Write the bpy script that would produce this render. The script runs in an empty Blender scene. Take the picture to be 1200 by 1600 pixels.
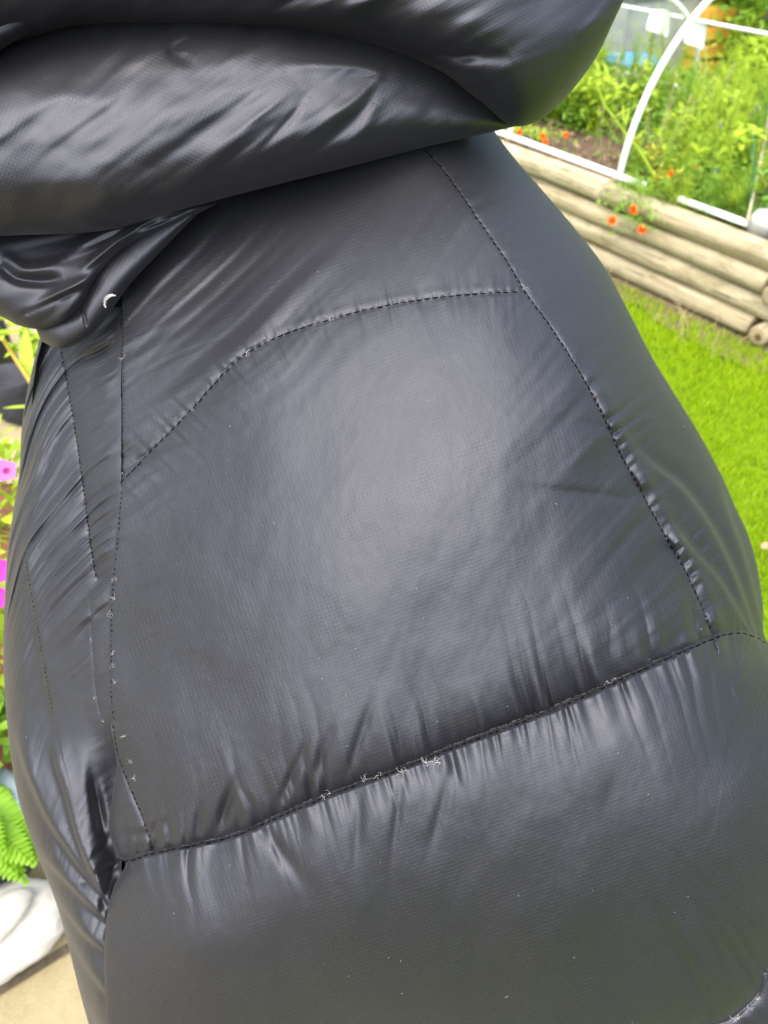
import bpy, math, random
import numpy as np
from mathutils import Vector, Matrix

random.seed(7)
RNG = np.random.default_rng(11)
scene = bpy.context.scene
COL = scene.collection
R = math.radians

# ------------------------------------------------------------------ camera
F = 1208.0                       # focal length in pixels of the 1200x1600 photograph
PITCH = R(41.9)                  # looking down
CAM = np.array([0.0, 0.0, 1.55])
FWD = np.array([0.0, math.cos(PITCH), -math.sin(PITCH)])
UPV = np.array([0.0, math.sin(PITCH), math.cos(PITCH)])
RGT = np.array([1.0, 0.0, 0.0])
cd = bpy.data.cameras.new('camera')
cam = bpy.data.objects.new('camera', cd); COL.objects.link(cam)
cam.location = CAM.tolist(); cam.rotation_euler = (math.pi/2 - PITCH, 0, 0)
cd.sensor_fit = 'VERTICAL'; cd.sensor_height = 36.0; cd.lens = 36.0*F/1600.0
cd.clip_start = 0.02; cd.clip_end = 500
cd.dof.use_dof = True; cd.dof.focus_distance = 0.49; cd.dof.aperture_fstop = 9.5
scene.camera = cam

# ------------------------------------------------------------------ sky, sun, exposure
SUN_EL, SUN_AZ = R(68), R(206)   # azimuth clockwise from +Y
w = bpy.data.worlds.new('World'); scene.world = w; w.use_nodes = True
nt = w.node_tree; bg = nt.nodes['Background']
sky = nt.nodes.new('ShaderNodeTexSky'); sky.sky_type = 'NISHITA'; sky.sun_disc = False
sky.sun_elevation = SUN_EL; sky.sun_rotation = SUN_AZ
sky.air_density = 1.0; sky.dust_density = 5.0; sky.ozone_density = 1.0
nt.links.new(sky.outputs[0], bg.inputs[0]); bg.inputs[1].default_value = 0.10
sd = bpy.data.lights.new('sun', 'SUN'); sd.energy = 2.3; sd.angle = R(120); sd.color = (1, .98, .95)
sun = bpy.data.objects.new('sun', sd); COL.objects.link(sun)
sdir = Vector((math.sin(SUN_AZ)*math.cos(SUN_EL), math.cos(SUN_AZ)*math.cos(SUN_EL), math.sin(SUN_EL)))
sun.rotation_euler = sdir.to_track_quat('Z', 'Y').to_euler(); sun.location = (sdir*20)[:]
scene.view_settings.view_transform = 'Standard'; scene.view_settings.look = 'None'
scene.view_settings.gamma = 1; scene.view_settings.use_curve_mapping = False
scene.view_settings.exposure = 1.75

# ------------------------------------------------------------------ small maths
def P(px, py, d):
    px = np.asarray(px, float); py = np.asarray(py, float); d = np.asarray(d, float)
    return CAM + d[..., None]*(RGT*((px-600)/F)[..., None] + UPV*((800-py)/F)[..., None] + FWD)
def onz(px, py, z):
    r = RGT*((px-600)/F) + UPV*((800-py)/F) + FWD
    return CAM + r*((z-CAM[2])/r[2])
def hsh(i, seed):
    x = np.sin(i*12.9898 + seed*78.233)*43758.5453
    return x - np.floor(x)
def noise1(x, seed=0):
    i = np.floor(x); f = x-i; f = f*f*(3-2*f)
    return (hsh(i, seed)*(1-f) + hsh(i+1, seed)*f)*2-1
def h2(i, j, seed):
    x = np.sin(i*127.1 + j*311.7 + seed*74.7)*43758.5453
    return x - np.floor(x)
def noise2(x, y, seed=0):
    i = np.floor(x); j = np.floor(y); f = x-i; g = y-j
    f = f*f*f*(f*(f*6-15)+10); g = g*g*g*(g*(g*6-15)+10)
    a = h2(i, j, seed)*(1-f)+h2(i+1, j, seed)*f
    b = h2(i, j+1, seed)*(1-f)+h2(i+1, j+1, seed)*f
    return (a*(1-g)+b*g)*2-1
def fbm2(x, y, seed=0, o=3):
    v = 0; a = 1
    for k in range(o):
        v = v + a*noise2(x*2**k, y*2**k, seed+k*5.3); a *= .5
    return v
def sstep(a, b, x):
    t = np.clip((x-a)/(b-a), 0, 1); return t*t*(3-2*t)
def spline(pts, n):
    """smooth curve through the points, n samples evenly along the control index"""
    p = np.array(pts, float); m = len(p)
    ch = np.concatenate([[0], np.cumsum(np.linalg.norm(np.diff(p[:, :2], axis=0), axis=1)**.75)])
    t = np.linspace(0, ch[-1], n)
    out = np.zeros((n, p.shape[1]))
    tg = np.zeros_like(p)
    for i in range(m):
        a, b = max(i-1, 0), min(i+1, m-1)
        tg[i] = (p[b]-p[a])/(ch[b]-ch[a])
    k = np.clip(np.searchsorted(ch, t, side='right')-1, 0, m-2)
    h = (ch[k+1]-ch[k]); u = (t-ch[k])/h
    h00 = 2*u**3-3*u**2+1; h10 = u**3-2*u**2+u; h01 = -2*u**3+3*u**2; h11 = u**3-u**2
    return h00[:, None]*p[k] + (h10*h)[:, None]*tg[k] + h01[:, None]*p[k+1] + (h11*h)[:, None]*tg[k+1]
def pdist(X, Y, poly):
    """distance, side (+1/-1), arc length along a polyline"""
    poly = np.asarray(poly, float)
    best = np.full(X.shape, 1e9); side = np.ones(X.shape); arc = np.zeros(X.shape); acc = 0
    for i in range(len(poly)-1):
        ax, ay = poly[i][:2]; bx, by = poly[i+1][:2]
        vx, vy = bx-ax, by-ay; L = math.hypot(vx, vy)+1e-9
        u = ((X-ax)*vx+(Y-ay)*vy)/(L*L); uc = np.clip(u, 0, 1)
        dx = X-(ax+vx*uc); dy = Y-(ay+vy*uc); d = np.hypot(dx, dy)
        m = d < best
        best = np.where(m, d, best); arc = np.where(m, acc+uc*L, arc)
        side = np.where(m, np.sign(vx*(Y-ay)-vy*(X-ax)), side)
        acc += L
    return best, side, arc, acc
def tps(ctrl):
    c = np.array(ctrl, float); n = len(c); xy = c[:, :2]/400; z = c[:, 2]
    def U(r2): return .5*r2*np.log(r2+1e-9)
    d2 = ((xy[:, None]-xy[None])**2).sum(-1)
    K = U(d2)+np.eye(n)*2e-3
    A = np.zeros((n+3, n+3)); A[:n, :n] = K; A[:n, n] = 1; A[n, :n] = 1
    A[:n, n+1:] = xy; A[n+1:, :n] = xy.T
    wv = np.linalg.solve(A, np.concatenate([z, [0, 0, 0]]))
    def f(X, Y):
        x = np.asarray(X, float)/400; y = np.asarray(Y, float)/400
        v = wv[n]+wv[n+1]*x+wv[n+2]*y
        for i in range(n): v = v + wv[i]*U((x-xy[i, 0])**2+(y-xy[i, 1])**2)
        return v
    return f

# ------------------------------------------------------------------ node helpers
class NB:
    def __init__(s, name):
        s.m = bpy.data.materials.new(name); s.m.use_nodes = True
        s.t = s.m.node_tree; s.b = s.t.nodes['Principled BSDF']
    def n(s, typ, **kw):
        o = s.t.nodes.new('ShaderNode'+typ)
        for k, v in kw.items(): setattr(o, k, v)
        return o
    def l(s, a, b): s.t.links.new(a, b)
    def val(s, sock, v): 
        if hasattr(v, 'is_linked') or hasattr(v, 'links'): s.l(v, sock)
        else: sock.default_value = v
    def math(s, op, a, b=0.0, c=0.0, clamp=False):
        o = s.n('Math', operation=op, use_clamp=clamp)
        for i, v in enumerate((a, b, c)): s.val(o.inputs[i], v)
        return o.outputs[0]
    def noise(s, vec, scale, detail=2, rough=.5, dist=0):
        o = s.n('TexNoise'); s.l(vec, o.inputs['Vector'])
        o.inputs['Scale'].default_value = scale; o.inputs['Detail'].default_value = detail
        o.inputs['Roughness'].default_value = rough; o.inputs['Distortion'].default_value = dist
        return o.outputs[0]
    def ramp(s, fac, stops):
        o = s.n('ValToRGB'); s.l(fac, o.inputs[0]); e = o.color_ramp.elements
        while len(e) < len(stops): e.new(.5)
        for k, (p, c) in enumerate(stops): e[k].position = p; e[k].color = (*c, 1)
        return o.outputs[0]
    def mix(s, fac, a, b, bt='MIX'):
        o = s.n('Mix', data_type='RGBA', blend_type=bt)
        s.val(o.inputs[0], fac)
        for i, v in ((6, a), (7, b)):
            if isinstance(v, tuple): o.inputs[i].default_value = (*v, 1)
            else: s.l(v, o.inputs[i])
        return o.outputs[2]
    def bump(s, h, strength=.5, dist=.001, normal=None):
        o = s.n('Bump'); o.inputs['Strength'].default_value = strength; o.inputs['Distance'].default_value = dist
        s.l(h, o.inputs['Height'])
        if normal is not None: s.l(normal, o.inputs['Normal'])
        return o.outputs[0]
    def coord(s, kind='Object'):
        return s.n('TexCoord').outputs[kind]
    def mapping(s, vec, scale=(1, 1, 1), rot=(0, 0, 0)):
        o = s.n('Mapping'); s.l(vec, o.inputs[0]); o.inputs['Scale'].default_value = scale; o.inputs['Rotation'].default_value = rot
        return o.outputs[0]
    def set(s, **kw):
        for k, v in kw.items():
            key = {'color': 'Base Color', 'rough': 'Roughness', 'spec': 'Specular IOR Level', 'metal': 'Metallic', 'normal': 'Normal',
                   'sheen': 'Sheen Weight', 'sheen_rough': 'Sheen Roughness', 'sheen_tint': 'Sheen Tint', 'coat': 'Coat Weight', 'coat_rough': 'Coat Roughness',
                   'spect': 'Specular Tint', 'sss': 'Subsurface Weight', 'trans': 'Transmission Weight', 'ior': 'IOR'}[k]
            i = s.b.inputs[key]
            if isinstance(v, tuple): i.default_value = (*v, 1) if len(v) == 3 else v
            elif hasattr(v, 'is_output'): s.l(v, i)
            else: i.default_value = v
        return s.m

def mat_nylon():
    b = NB('black_ripstop_nylon')
    uv = b.coord('UV'); sp = b.n('SeparateXYZ'); b.l(uv, sp.inputs[0])
    obj = b.coord('Object')
    wob = b.noise(b.mapping(uv, (.06, .06, .06)), 1.0, 2)
    def lines(c, per, off):
        x = b.math('ADD', b.math('DIVIDE', c, per), b.math('MULTIPLY', wob, off))
        fr = b.math('FRACT', x); a = b.math('ABSOLUTE', b.math('SUBTRACT', fr, .5))
        return b.math('SMOOTH_MAX', b.math('SUBTRACT', 1.0, b.math('MULTIPLY', a, 7.0)), 0.0, .1)
    lu = lines(sp.outputs[0], 2.5, .8); lv = lines(sp.outputs[1], 2.3, .8)
    n1 = b.noise(b.mapping(uv, (.9, .28, 1)), 1.0, 2, .6); n2 = b.noise(b.mapping(uv, (.28, .9, 1)), 1.0, 2, .6)
    patch = b.noise(b.mapping(uv, (.035, .035, 1)), 1.0, 1)
    patch = b.math('ADD', b.math('MULTIPLY', patch, 1.6), -.25, clamp=True)
    hu = b.math('MULTIPLY', lu, b.math('SUBTRACT', b.math('MULTIPLY', n1, 2.4), .5, clamp=True))
    hv = b.math('MULTIPLY', lv, b.math('SUBTRACT', b.math('MULTIPLY', n2, 2.4), .5, clamp=True))
    grid = b.math('MULTIPLY', b.math('ADD', hu, hv), b.math('ADD', .45, patch))
    fine = b.noise(b.mapping(uv, (1.9, 1.9, 1)), 1.0, 3, .7)
    crumple = b.noise(b.mapping(uv, (.22, .12, 1), (0, 0, .6)), 1.0, 4, .6, .8)
    h = b.math('ADD', b.math('MULTIPLY', grid, .36), b.math('ADD', b.math('MULTIPLY', fine, .18), b.math('MULTIPLY', crumple, .35)))
    nrm = b.bump(h, .55, .00035)
    big = b.noise(b.mapping(uv, (.012, .012, 1)), 1.0, 3, .6)
    rg = b.math('ADD', .47, b.math('MULTIPLY', big, .10))
    # a few pale fluff specks held by the cloth
    vo = b.n('TexVoronoi'); b.l(b.mapping(uv, (.075, .075, 1)), vo.inputs['Vector']); vo.inputs['Scale'].default_value = 1.0
    spk = b.math('LESS_THAN', vo.outputs['Distance'], .018)
    sel = b.n('SeparateColor'); b.l(vo.outputs['Color'], sel.inputs[0])
    spk = b.math('MULTIPLY', spk, b.math('GREATER_THAN', sel.outputs[0], .85))
    col = b.mix(big, (.0026, .0028, .0040), (.0042, .0044, .0058))
    col = b.mix(b.math('MULTIPLY', grid, .25, clamp=True), col, (.022, .022, .025))
    col = b.mix(spk, col, (.25, .24, .23))
    return b.set(color=col, rough=rg, spec=.80, normal=nrm, sheen=.04, sheen_rough=.4, spect=(.86, .89, 1.0))
def mat_simple(name, c, rough=.6, spec=.4, var=.25, scale=30, bump=0, bscale=60, bdist=.002, c2=None, **kw):
    b = NB(name); v = b.coord('Object')
    n = b.noise(v, scale, 4, .6)
    hi = c2 or tuple(min(1, x*(1+var)) for x in c); lo = tuple(x*(1-var) for x in c)
    col = b.ramp(n, [(.3, lo if not c2 else c), (.7, hi)])
    kw2 = dict(color=col, rough=rough, spec=spec)
    if bump: kw2['normal'] = b.bump(b.noise(v, bscale, 4, .65), bump, bdist)
    kw2.update(kw)
    return b.set(**kw2)
def mat_leaf(name, c, c2, rough=.5, trans=.35, sc=14, k=.3):
    b = NB(name); v = b.coord('Object'); n = b.noise(v, sc, 3, .6)
    oi = b.n('ObjectInfo').outputs['Random']
    geo = b.n('NewGeometry').outputs['Random Per Island']
    f = b.math('ADD', b.math('MULTIPLY', geo, 1-k), b.math('MULTIPLY', n, k))
    col = b.mix(f, c, c2)
    b.set(color=col, rough=rough, spec=.35)
    tr = b.n('BsdfTranslucent'); b.l(col, tr.inputs[0])
    mx = b.n('MixShader'); mx.inputs[0].default_value = trans
    out = b.t.nodes['Material Output']
    b.l(b.b.outputs[0], mx.inputs[1]); b.l(tr.outputs[0], mx.inputs[2]); b.l(mx.outputs[0], out.inputs[0])
    return b.m

# ------------------------------------------------------------------ object helpers
def tag(o, label=None, cat=None, group=None, kind=None):
    if label: o['label'] = label
    if cat: o['category'] = cat
    if group: o['group'] = group
    if kind: o['kind'] = kind
    return o
def empty(name, loc=(0, 0, 0), rz=0):
    o = bpy.data.objects.new(name, None); COL.objects.link(o); o.location = loc; o.rotation_euler = (0, 0, rz)
    o.empty_display_size = .05
    return o
def mesh_obj(name, verts, faces, mat, parent=None, smooth=True, mats=None, mi=None):
    me = bpy.data.meshes.new(name)
    verts = np.asarray(verts, float)
    me.from_pydata(verts.tolist(), [], faces if isinstance(faces, list) else faces.tolist())
    for mm in (mats or [mat]): me.materials.append(mm)
    if mi is not None: me.polygons.foreach_set('material_index', np.asarray(mi, dtype=np.int32))
    me.polygons.foreach_set('use_smooth', np.full(len(me.polygons), smooth))
    me.update()
    o = bpy.data.objects.new(name, me); COL.objects.link(o)
    if parent is not None: o.parent = parent
    return o
def copy_thing(o, parent=None):
    c = o.copy(); COL.objects.link(c); c.parent = parent
    for ch in o.children: copy_thing(ch, c)
    return c
def grid_faces(n, m, wrap=False):
    i, j = np.meshgrid(np.arange(n-1), np.arange(m if wrap else m-1), indexing='ij')
    j2 = (j+1) % m
    return np.stack([i*m+j, i*m+j2, (i+1)*m+j2, (i+1)*m+j], -1).reshape(-1, 4)
def fast_mesh(name, V, Fq, mat, parent=None, uv=None, normals=None):
    """big quad mesh; V (n,3), Fq (k,4), only the vertices used"""
    used, inv = np.unique(Fq, return_inverse=True)
    Fq = inv.reshape(Fq.shape).astype(np.int32); V = V[used]
    me = bpy.data.meshes.new(name)
    me.vertices.add(len(V)); me.vertices.foreach_set('co', V.astype(np.float32).ravel())
    me.loops.add(Fq.size); me.loops.foreach_set('vertex_index', Fq.ravel())
    me.polygons.add(len(Fq)); me.polygons.foreach_set('loop_start', np.arange(0, Fq.size, 4, dtype=np.int32))
    me.polygons.foreach_set('loop_total', np.full(len(Fq), 4, dtype=np.int32))
    me.polygons.foreach_set('use_smooth', np.ones(len(Fq), dtype=bool))
    me.update(calc_edges=True)
    if uv is not None:
        u = uv[used]; l = me.uv_layers.new(name='UVMap'); l.data.foreach_set('uv', u[Fq.ravel()].astype(np.float32).ravel())
    if normals is not None: me.normals_split_custom_set_from_vertices(normals[used].tolist())
    me.materials.append(mat)
    o = bpy.data.objects.new(name, me); COL.objects.link(o)
    if parent is not None: o.parent = parent
    return o
def vnormals(V, Fq):
    a = V[Fq[:, 2]]-V[Fq[:, 0]]; b = V[Fq[:, 3]]-V[Fq[:, 1]]
    n = np.cross(a, b); N = np.zeros_like(V)
    for k in range(4): np.add.at(N, Fq[:, k], n)
    return N/(np.linalg.norm(N, axis=1, keepdims=True)+1e-12)

NYLON = mat_nylon()
THREAD = mat_simple('black_thread', (.003, .003, .0035), .95, .03)
LINT = mat_simple('white_down_fluff', (.42, .41, .39), .9, .1)

# ================================================================== GROUND
Z0 = 0.0
def mat_paving():
    b = NB('sandy_paving'); v = b.coord('Object')
    n = b.noise(v, 6, 5, .65); n2 = b.noise(v, 220, 3, .7); n3 = b.noise(v, 38, 4, .6)
    c = b.ramp(n, [(.3, (.235, .195, .105)), (.7, (.32, .27, .155))])
    c = b.mix(b.math('MULTIPLY', b.math('SUBTRACT', n3, .45, clamp=True), 1.6, clamp=True), c, (.17, .145, .08))
    c = b.mix(b.math('MULTIPLY', b.math('SUBTRACT', n2, .5, clamp=True), 1.8, clamp=True), c, (.40, .36, .24))
    return b.set(color=c, rough=.85, spec=.2, normal=b.bump(b.math('ADD', n2, n3), .6, .002))
def mat_ground():
    b = NB('soil_and_turf'); v = b.coord('Object')
    n = b.noise(v, 4, 4, .6); n2 = b.noise(v, 90, 4, .7)
    c = b.mix(n, (.065, .055, .035), (.10, .085, .055)); c = b.mix(b.math('MULTIPLY', n2, .5), c, (.06, .05, .03))
    return b.set(color=c, rough=.95, spec=.1, normal=b.bump(n2, .8, .01))
ground = mesh_obj('ground', [(-60, -60, -.03), (60, -60, -.03), (60, 60, -.03), (-60, 60, -.03)], [[0, 1, 2, 3]], mat_ground())
tag(ground, kind='structure')
lawnbase = mesh_obj('lawn', [(-9, -1.2, -.016), (9, -1.2, -.016), (9, 14, -.016), (-9, 14, -.016)], [[0, 1, 2, 3]],
                    mat_simple('turf_base', (.11, .18, .006), .95, .1, .3, 12, .6, 80, .01), smooth=False)
tag(lawnbase, kind='structure')
PAV = mat_paving()
ja, jb = onz(-60, 1580, 0.)[:2], onz(112, 1474, 0.)[:2]
SX = (jb-ja)/np.linalg.norm(jb-ja); SY = np.array([-SX[1], SX[0]]); SO = ja+SX*.02-SY*.31; sang = math.atan2(SX[1], SX[0])
SI1 = 1                                   # last column of slabs before the lawn
U1 = (SI1+.5)*.62+.01
def sp(u, v, z): return (SO[0]+SX[0]*u+SY[0]*v, SO[1]+SX[1]*u+SY[1]*v, z)
terr = mesh_obj('terrace', [sp(-6*.62-.31, -.93, -.010), sp(U1, -.93, -.010), sp(U1, 8.5*.62, -.010), sp(-6*.62-.31, 8.5*.62, -.010)], [[0, 1, 2, 3]],
                mat_simple('joint_mortar', (.12, .10, .07), .95, .1, .3, 60, .5, 200, .004), smooth=False)
tag(terr, kind='structure')
def slab(name, x0, y0, x1, y1, z0, z1, mat, parent, bev=.006):
    import bmesh
    bm = bmesh.new(); g = bmesh.ops.create_cube(bm, size=1)
    for v in bm.verts: v.co = Vector(((x0+x1)/2+v.co.x*(x1-x0), (y0+y1)/2+v.co.y*(y1-y0), (z0+z1)/2+v.co.z*(z1-z0)))
    bmesh.ops.bevel(bm, geom=bm.edges[:], offset=bev, segments=2, affect='EDGES')
    me = bpy.data.meshes.new(name); bm.to_mesh(me); bm.free(); me.materials.append(mat)
    o = bpy.data.objects.new(name, me); COL.objects.link(o); o.parent = parent; return o
sl0 = slab('paving_slab', -.3, -.3, .3, .3, -.05, 0, PAV, terr)
first = True
for i in range(-6, SI1+1):
    for j in range(-1, 9):
        x, y = sp(i*.62, j*.62, 0)[:2]
        o = sl0 if first else sl0.copy()
        if not first: COL.objects.link(o)
        first = False; o.parent = terr
        o.location = (x, y, random.uniform(-.001, .001)); o.rotation_euler = (0, 0, sang+random.choice([0, math.pi/2, math.pi])+random.uniform(-.004, .004))

# grass blades
def blades(n, xr, yr, h0, h1, wdt, keep=None, z=0., lean=.5, seed=3):
    g = np.random.default_rng(seed)
    x = g.uniform(*xr, n); y = g.uniform(*yr, n)
    if keep is not None:
        k = keep(x, y); x, y = x[k], y[k]
    n = len(x); h = g.uniform(h0, h1, n)*(1+.35*noise2(x*5, y*5, 4)); a = g.uniform(0, 2*np.pi, n)
    ln = g.uniform(.1, lean, n)*h; b = g.uniform(0, 2*np.pi, n)
    dx, dy = np.cos(a)*wdt*.5, np.sin(a)*wdt*.5; lx, ly = np.cos(b)*ln, np.sin(b)*ln
    zz = np.full(n, z)-.01
    v0 = np.stack([x-dx, y-dy, zz], 1); v1 = np.stack([x+dx, y+dy, zz], 1)
    v2 = np.stack([x+dx*.8+lx*.35, y+dy*.8+ly*.35, zz+.6*h], 1); v3 = np.stack([x-dx*.8+lx*.35, y-dy*.8+ly*.35, zz+.6*h], 1)
    v4 = np.stack([x+dx*.15+lx, y+dy*.15+ly, zz+h], 1); v5 = np.stack([x-dx*.15+lx, y-dy*.15+ly, zz+h], 1)
    V = np.stack([v0, v1, v2, v3, v4, v5], 1).reshape(-1, 3); k = np.arange(n)*6
    Fq = np.concatenate([np.stack([k, k+1, k+2, k+3], 1), np.stack([k+3, k+2, k+4, k+5], 1)])
    return V, Fq

# ---- raised bed frame of reference
WD = np.array([-.579, .815]); WN = np.array([.815, .579])        # along the log wall (away), across the bed (away from camera)
q = onz(1160, 530, 0.0); W0 = np.array([q[0], q[1]])
def wallp(s, n, z): return np.array([W0[0]+WD[0]*s+WN[0]*n, W0[1]+WD[1]*s+WN[1]*n, z])
def bed_sn(x, y):
    rx, ry = x-W0[0], y-W0[1]
    return rx*WD[0]+ry*WD[1], rx*WN[0]+ry*WN[1]
GRASS = mat_leaf('lawn_grass', (.19, .34, .003), (.42, .57, .006), .6, .45, 5, .6)
def keepl(x, y):
    s, n = bed_sn(x, y)
    return (n < -.02+.0*x) & (((x-SO[0])*SX[0]+(y-SO[1])*SX[1]) > U1-.012)
V, Fq = blades(230000, (-.2, 3.2), (-.4, 4.6), .016, .034, .0042, keepl, 0, .8)
g = fast_mesh('grass', V, Fq, GRASS); tag(g, 'short bright green lawn grass beside the log wall', 'grass', kind='stuff')
V, Fq = blades(90000, (-3.2, -.2), (.5, 6.0), .018, .036, .006, keepl, 0, .8, 4)
g = fast_mesh('grass', V, Fq, GRASS); tag(g, 'bright green lawn grass behind the person, beyond the paving', 'grass', kind='stuff')
V, Fq = blades(2600, (.2, 3.2), (.8, 4.6), .05, .10, .0035, lambda x, y: (lambda s, n: (n < -.03) & (n > -.22+.1*noise1(s*4, 3)) & (s > -.1))(*bed_sn(x, y)), 0, 1.3, 8)
g = fast_mesh('dry_grass', V, Fq, mat_leaf('dry_straw', (.30, .27, .10), (.48, .42, .2), .6, .3)); tag(g, 'pale dry grass along the foot of the log wall', 'grass', kind='stuff')
# bare earth strip at wall foot
def strip(name, n0, n1, s0, s1, z, mat, nn=60):
    vs = []; 
    for i in range(nn+1):
        s = s0+(s1-s0)*i/nn
        vs.append(wallp(s, n0+.05*noise1(np.array(s*7.), 5), z)); vs.append(wallp(s, n1, z))
    return mesh_obj(name, vs, [[2*i, 2*i+1, 2*i+3, 2*i+2] for i in range(nn)], mat)
o = strip('bare_earth', -.13, .05, -1.0, 4, -.004, mat_simple('dry_earth', (.16, .12, .075), .95, .1, .35, 25, .9, 90, .01)); tag(o, kind='structure')

# ================================================================== LOG WALL
def mat_log(name, end=False):
    b = NB(name); v = b.coord('Object'); oi = b.n('ObjectInfo').outputs['Random']
    vv = b.n('VectorMath', operation='ADD'); b.l(v, vv.inputs[0]); cmb = b.n('CombineXYZ'); b.l(b.math('MULTIPLY', oi, 37.), cmb.inputs[0]); b.l(cmb.outputs[0], vv.inputs[1])
    st = b.mapping(vv.outputs[0], (2.2, 60, 60)); st2 = b.mapping(vv.outputs[0], (9, 12, 12))
    n = b.noise(st, 1, 5, .65, .6); n2 = b.noise(st2, 1, 5, .6); n3 = b.noise(b.mapping(vv.outputs[0], (5, 160, 160)), 1, 3, .6)
    c = b.ramp(n, [(.25, (.11, .085, .045)), (.45, (.37, .315, .20)), (.75, (.50, .445, .31))])
    c = b.mix(b.math('MULTIPLY', b.math('SUBTRACT', n2, .47, clamp=True), 3.0, clamp=True), c, (.15, .125, .055))
    c = b.mix(b.math('GREATER_THAN', n3, .63), c, (.06, .045, .025))
    vo = b.n('TexVoronoi'); b.l(b.mapping(vv.outputs[0], (5.5, 9, 9)), vo.inputs['Vector'])
    c = b.mix(b.math('LESS_THAN', vo.outputs['Distance'], .10), c, (.045, .03, .015))
    c = b.mix(b.math('MULTIPLY', oi, .45), c, (.27, .215, .125))
    return b.set(color=c, rough=.85, spec=.2, normal=b.bump(b.math('ADD', n, n3), .5, .004))
LOG = mat_log('weathered_round_timber')
def mat_logend():
    b = NB('cut_log_end'); v = b.coord('Object')
    sp = b.n('SeparateXYZ'); b.l(v, sp.inputs[0])
    r = b.math('SQRT', b.math('ADD', b.math('POWER', sp.outputs[1], 2.), b.math('POWER', sp.outputs[2], 2.)))
    n = b.noise(v, 25, 3, .6)
    k = b.math('SINE', b.math('ADD', b.math('MULTIPLY', r, 900.), b.math('MULTIPLY', n, 5.)))
    c = b.mix(b.math('ADD', .5, b.math('MULTIPLY', k, .3)), (.20, .15, .085), (.40, .33, .2))
    c = b.mix(b.math('LESS_THAN', r, .014), c, (.10, .07, .035))
    return b.set(color=c, rough=.9, spec=.15)
LOGEND = mat_logend()
def make_log(L, r, seed, name='log'):
    n, m = max(6, int(L*14)), 20; vs = []
    rs = [0, r*.5, r*.93] + [r]*n + [r*.93, r*.5, 0]
    xs = [0, 0, 0] + list(np.linspace(.005, L-.005, n)) + [L, L, L]
    for k, (x, rr) in enumerate(zip(xs, rs)):
        by = .006*math.sin(x*2.1+seed)+.003*math.sin(x*7+seed*2); bz = .005*math.sin(x*1.7+seed*3)
        for j in range(m):
            a = 2*math.pi*j/m
            q = rr*(1+.055*float(noise1(np.array(a*1.5+x*3+seed*9), seed))+.02*float(noise1(np.array(x*9+seed), seed+1)))
            vs.append((x, by+q*math.cos(a), bz+q*math.sin(a)))
    fs = grid_faces(len(xs), m, True)
    mi = np.repeat([1 if (i < 2 or i > len(xs)-4) else 0 for i in range(len(xs)-1)], m)
    return mesh_obj(name, vs, fs, None, mats=[LOG, LOGEND], mi=mi)
wall = empty('log_wall', wallp(0, 0, 0).tolist())
tag(wall, 'low retaining wall of stacked weathered round logs edging the raised flower bed', 'log wall')
LR = .0445
angW = math.atan2(WD[1], WD[0]); angN = math.atan2(WN[1], WN[0])
bpy.context.view_layer.update()
def put_log(s, n, z, L, ang, seed, r=LR):
    o = make_log(L, r, seed); p = wallp(s, n, z)-np.array(wall.location[:])
    o.location = p.tolist(); o.rotation_euler = (0, 0, ang); o.parent = wall; return o
# courses from the ground up: (z, n offset, joints along the wall)
courses = [(.044, .052, [0.0, 1.52, 3.0, 4.6]), (.130, .055, [-.30, 1.13, 2.7, 4.6]), (.217, .060, [0.0, 2.1, 3.4, 4.6]), (.312, .066, [-.42, .86, 2.55, 4.6])]
sd_ = 1
for z, n, js in courses:
    for a, bq in zip(js[:-1], js[1:]):
        put_log(a, n+random.uniform(-.004, .004), z+random.uniform(-.003, .003), bq-a-.006, angW, sd_, LR*(1.13 if z > .3 else 1.0)*random.uniform(.96, 1.03)); sd_ += 1
for z in (.044, .217):                      # the logs of the return wall, their cut ends facing the lawn
    put_log(-.068, -.02, z, 2.3, angN, sd_, LR*.9); sd_ += 1
for z in (.130, .308):
    put_log(-.085, .14, z, 2.1, angN, sd_, LR*.95); sd_ += 1

# ---- bed soil
def mat_soil():
    b = NB('brown_garden_soil'); v = b.coord('Object'); n = b.noise(v, 20, 5, .7); n2 = b.noise(v, 120, 3, .7)
    c = b.ramp(n, [(.3, (.085, .055, .032)), (.7, (.20, .14, .09))])
    c = b.mix(b.math('GREATER_THAN', n2, .64), c, (.42, .36, .27))
    return b.set(color=c, rough=.95, spec=.15, normal=b.bump(b.math('ADD', n, n2), 1., .02))
nS, nN = 90, 40; vs = []
for i in range(nS):
    for j in range(nN):
        s = -.05+4.6*i/(nS-1); n = .10+1.5*j/(nN-1)
        vs.append(wallp(s, n, .300+.018*float(fbm2(np.array(s*6), np.array(n*6), 2))))
o = mesh_obj('bed_soil', vs, grid_faces(nS, nN), mat_soil()); tag(o, kind='structure')
# soil clods
def clods(n):
    V = []; Fc = []
    for k in range(n):
        s, nn = random.uniform(.2, 3.2), random.uniform(.2, 1.3); r = random.uniform(.006, .022); c = wallp(s, nn, .307)
        b0 = len(V)
        for d in ((1, 0, 0), (-1, 0, 0), (0, 1, 0), (0, -1, 0), (0, 0, 1), (0, 0, -1)): V.append(c+np.array(d)*r*random.uniform(.6, 1.2))
        for f in ((0, 2, 4), (2, 1, 4), (1, 3, 4), (3, 0, 4), (2, 0, 5), (1, 2, 5), (3, 1, 5), (0, 3, 5)): Fc.append([b0+i for i in f])
    return V, Fc
V, Fc = clods(900); o = mesh_obj('soil_clods', V, Fc, mat_simple('dry_clods', (.22, .16, .10), .95, .1, .5, 20), smooth=False); tag(o, 'dry crumbs of brown soil and straw on the bed', 'soil', kind='stuff')

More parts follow.
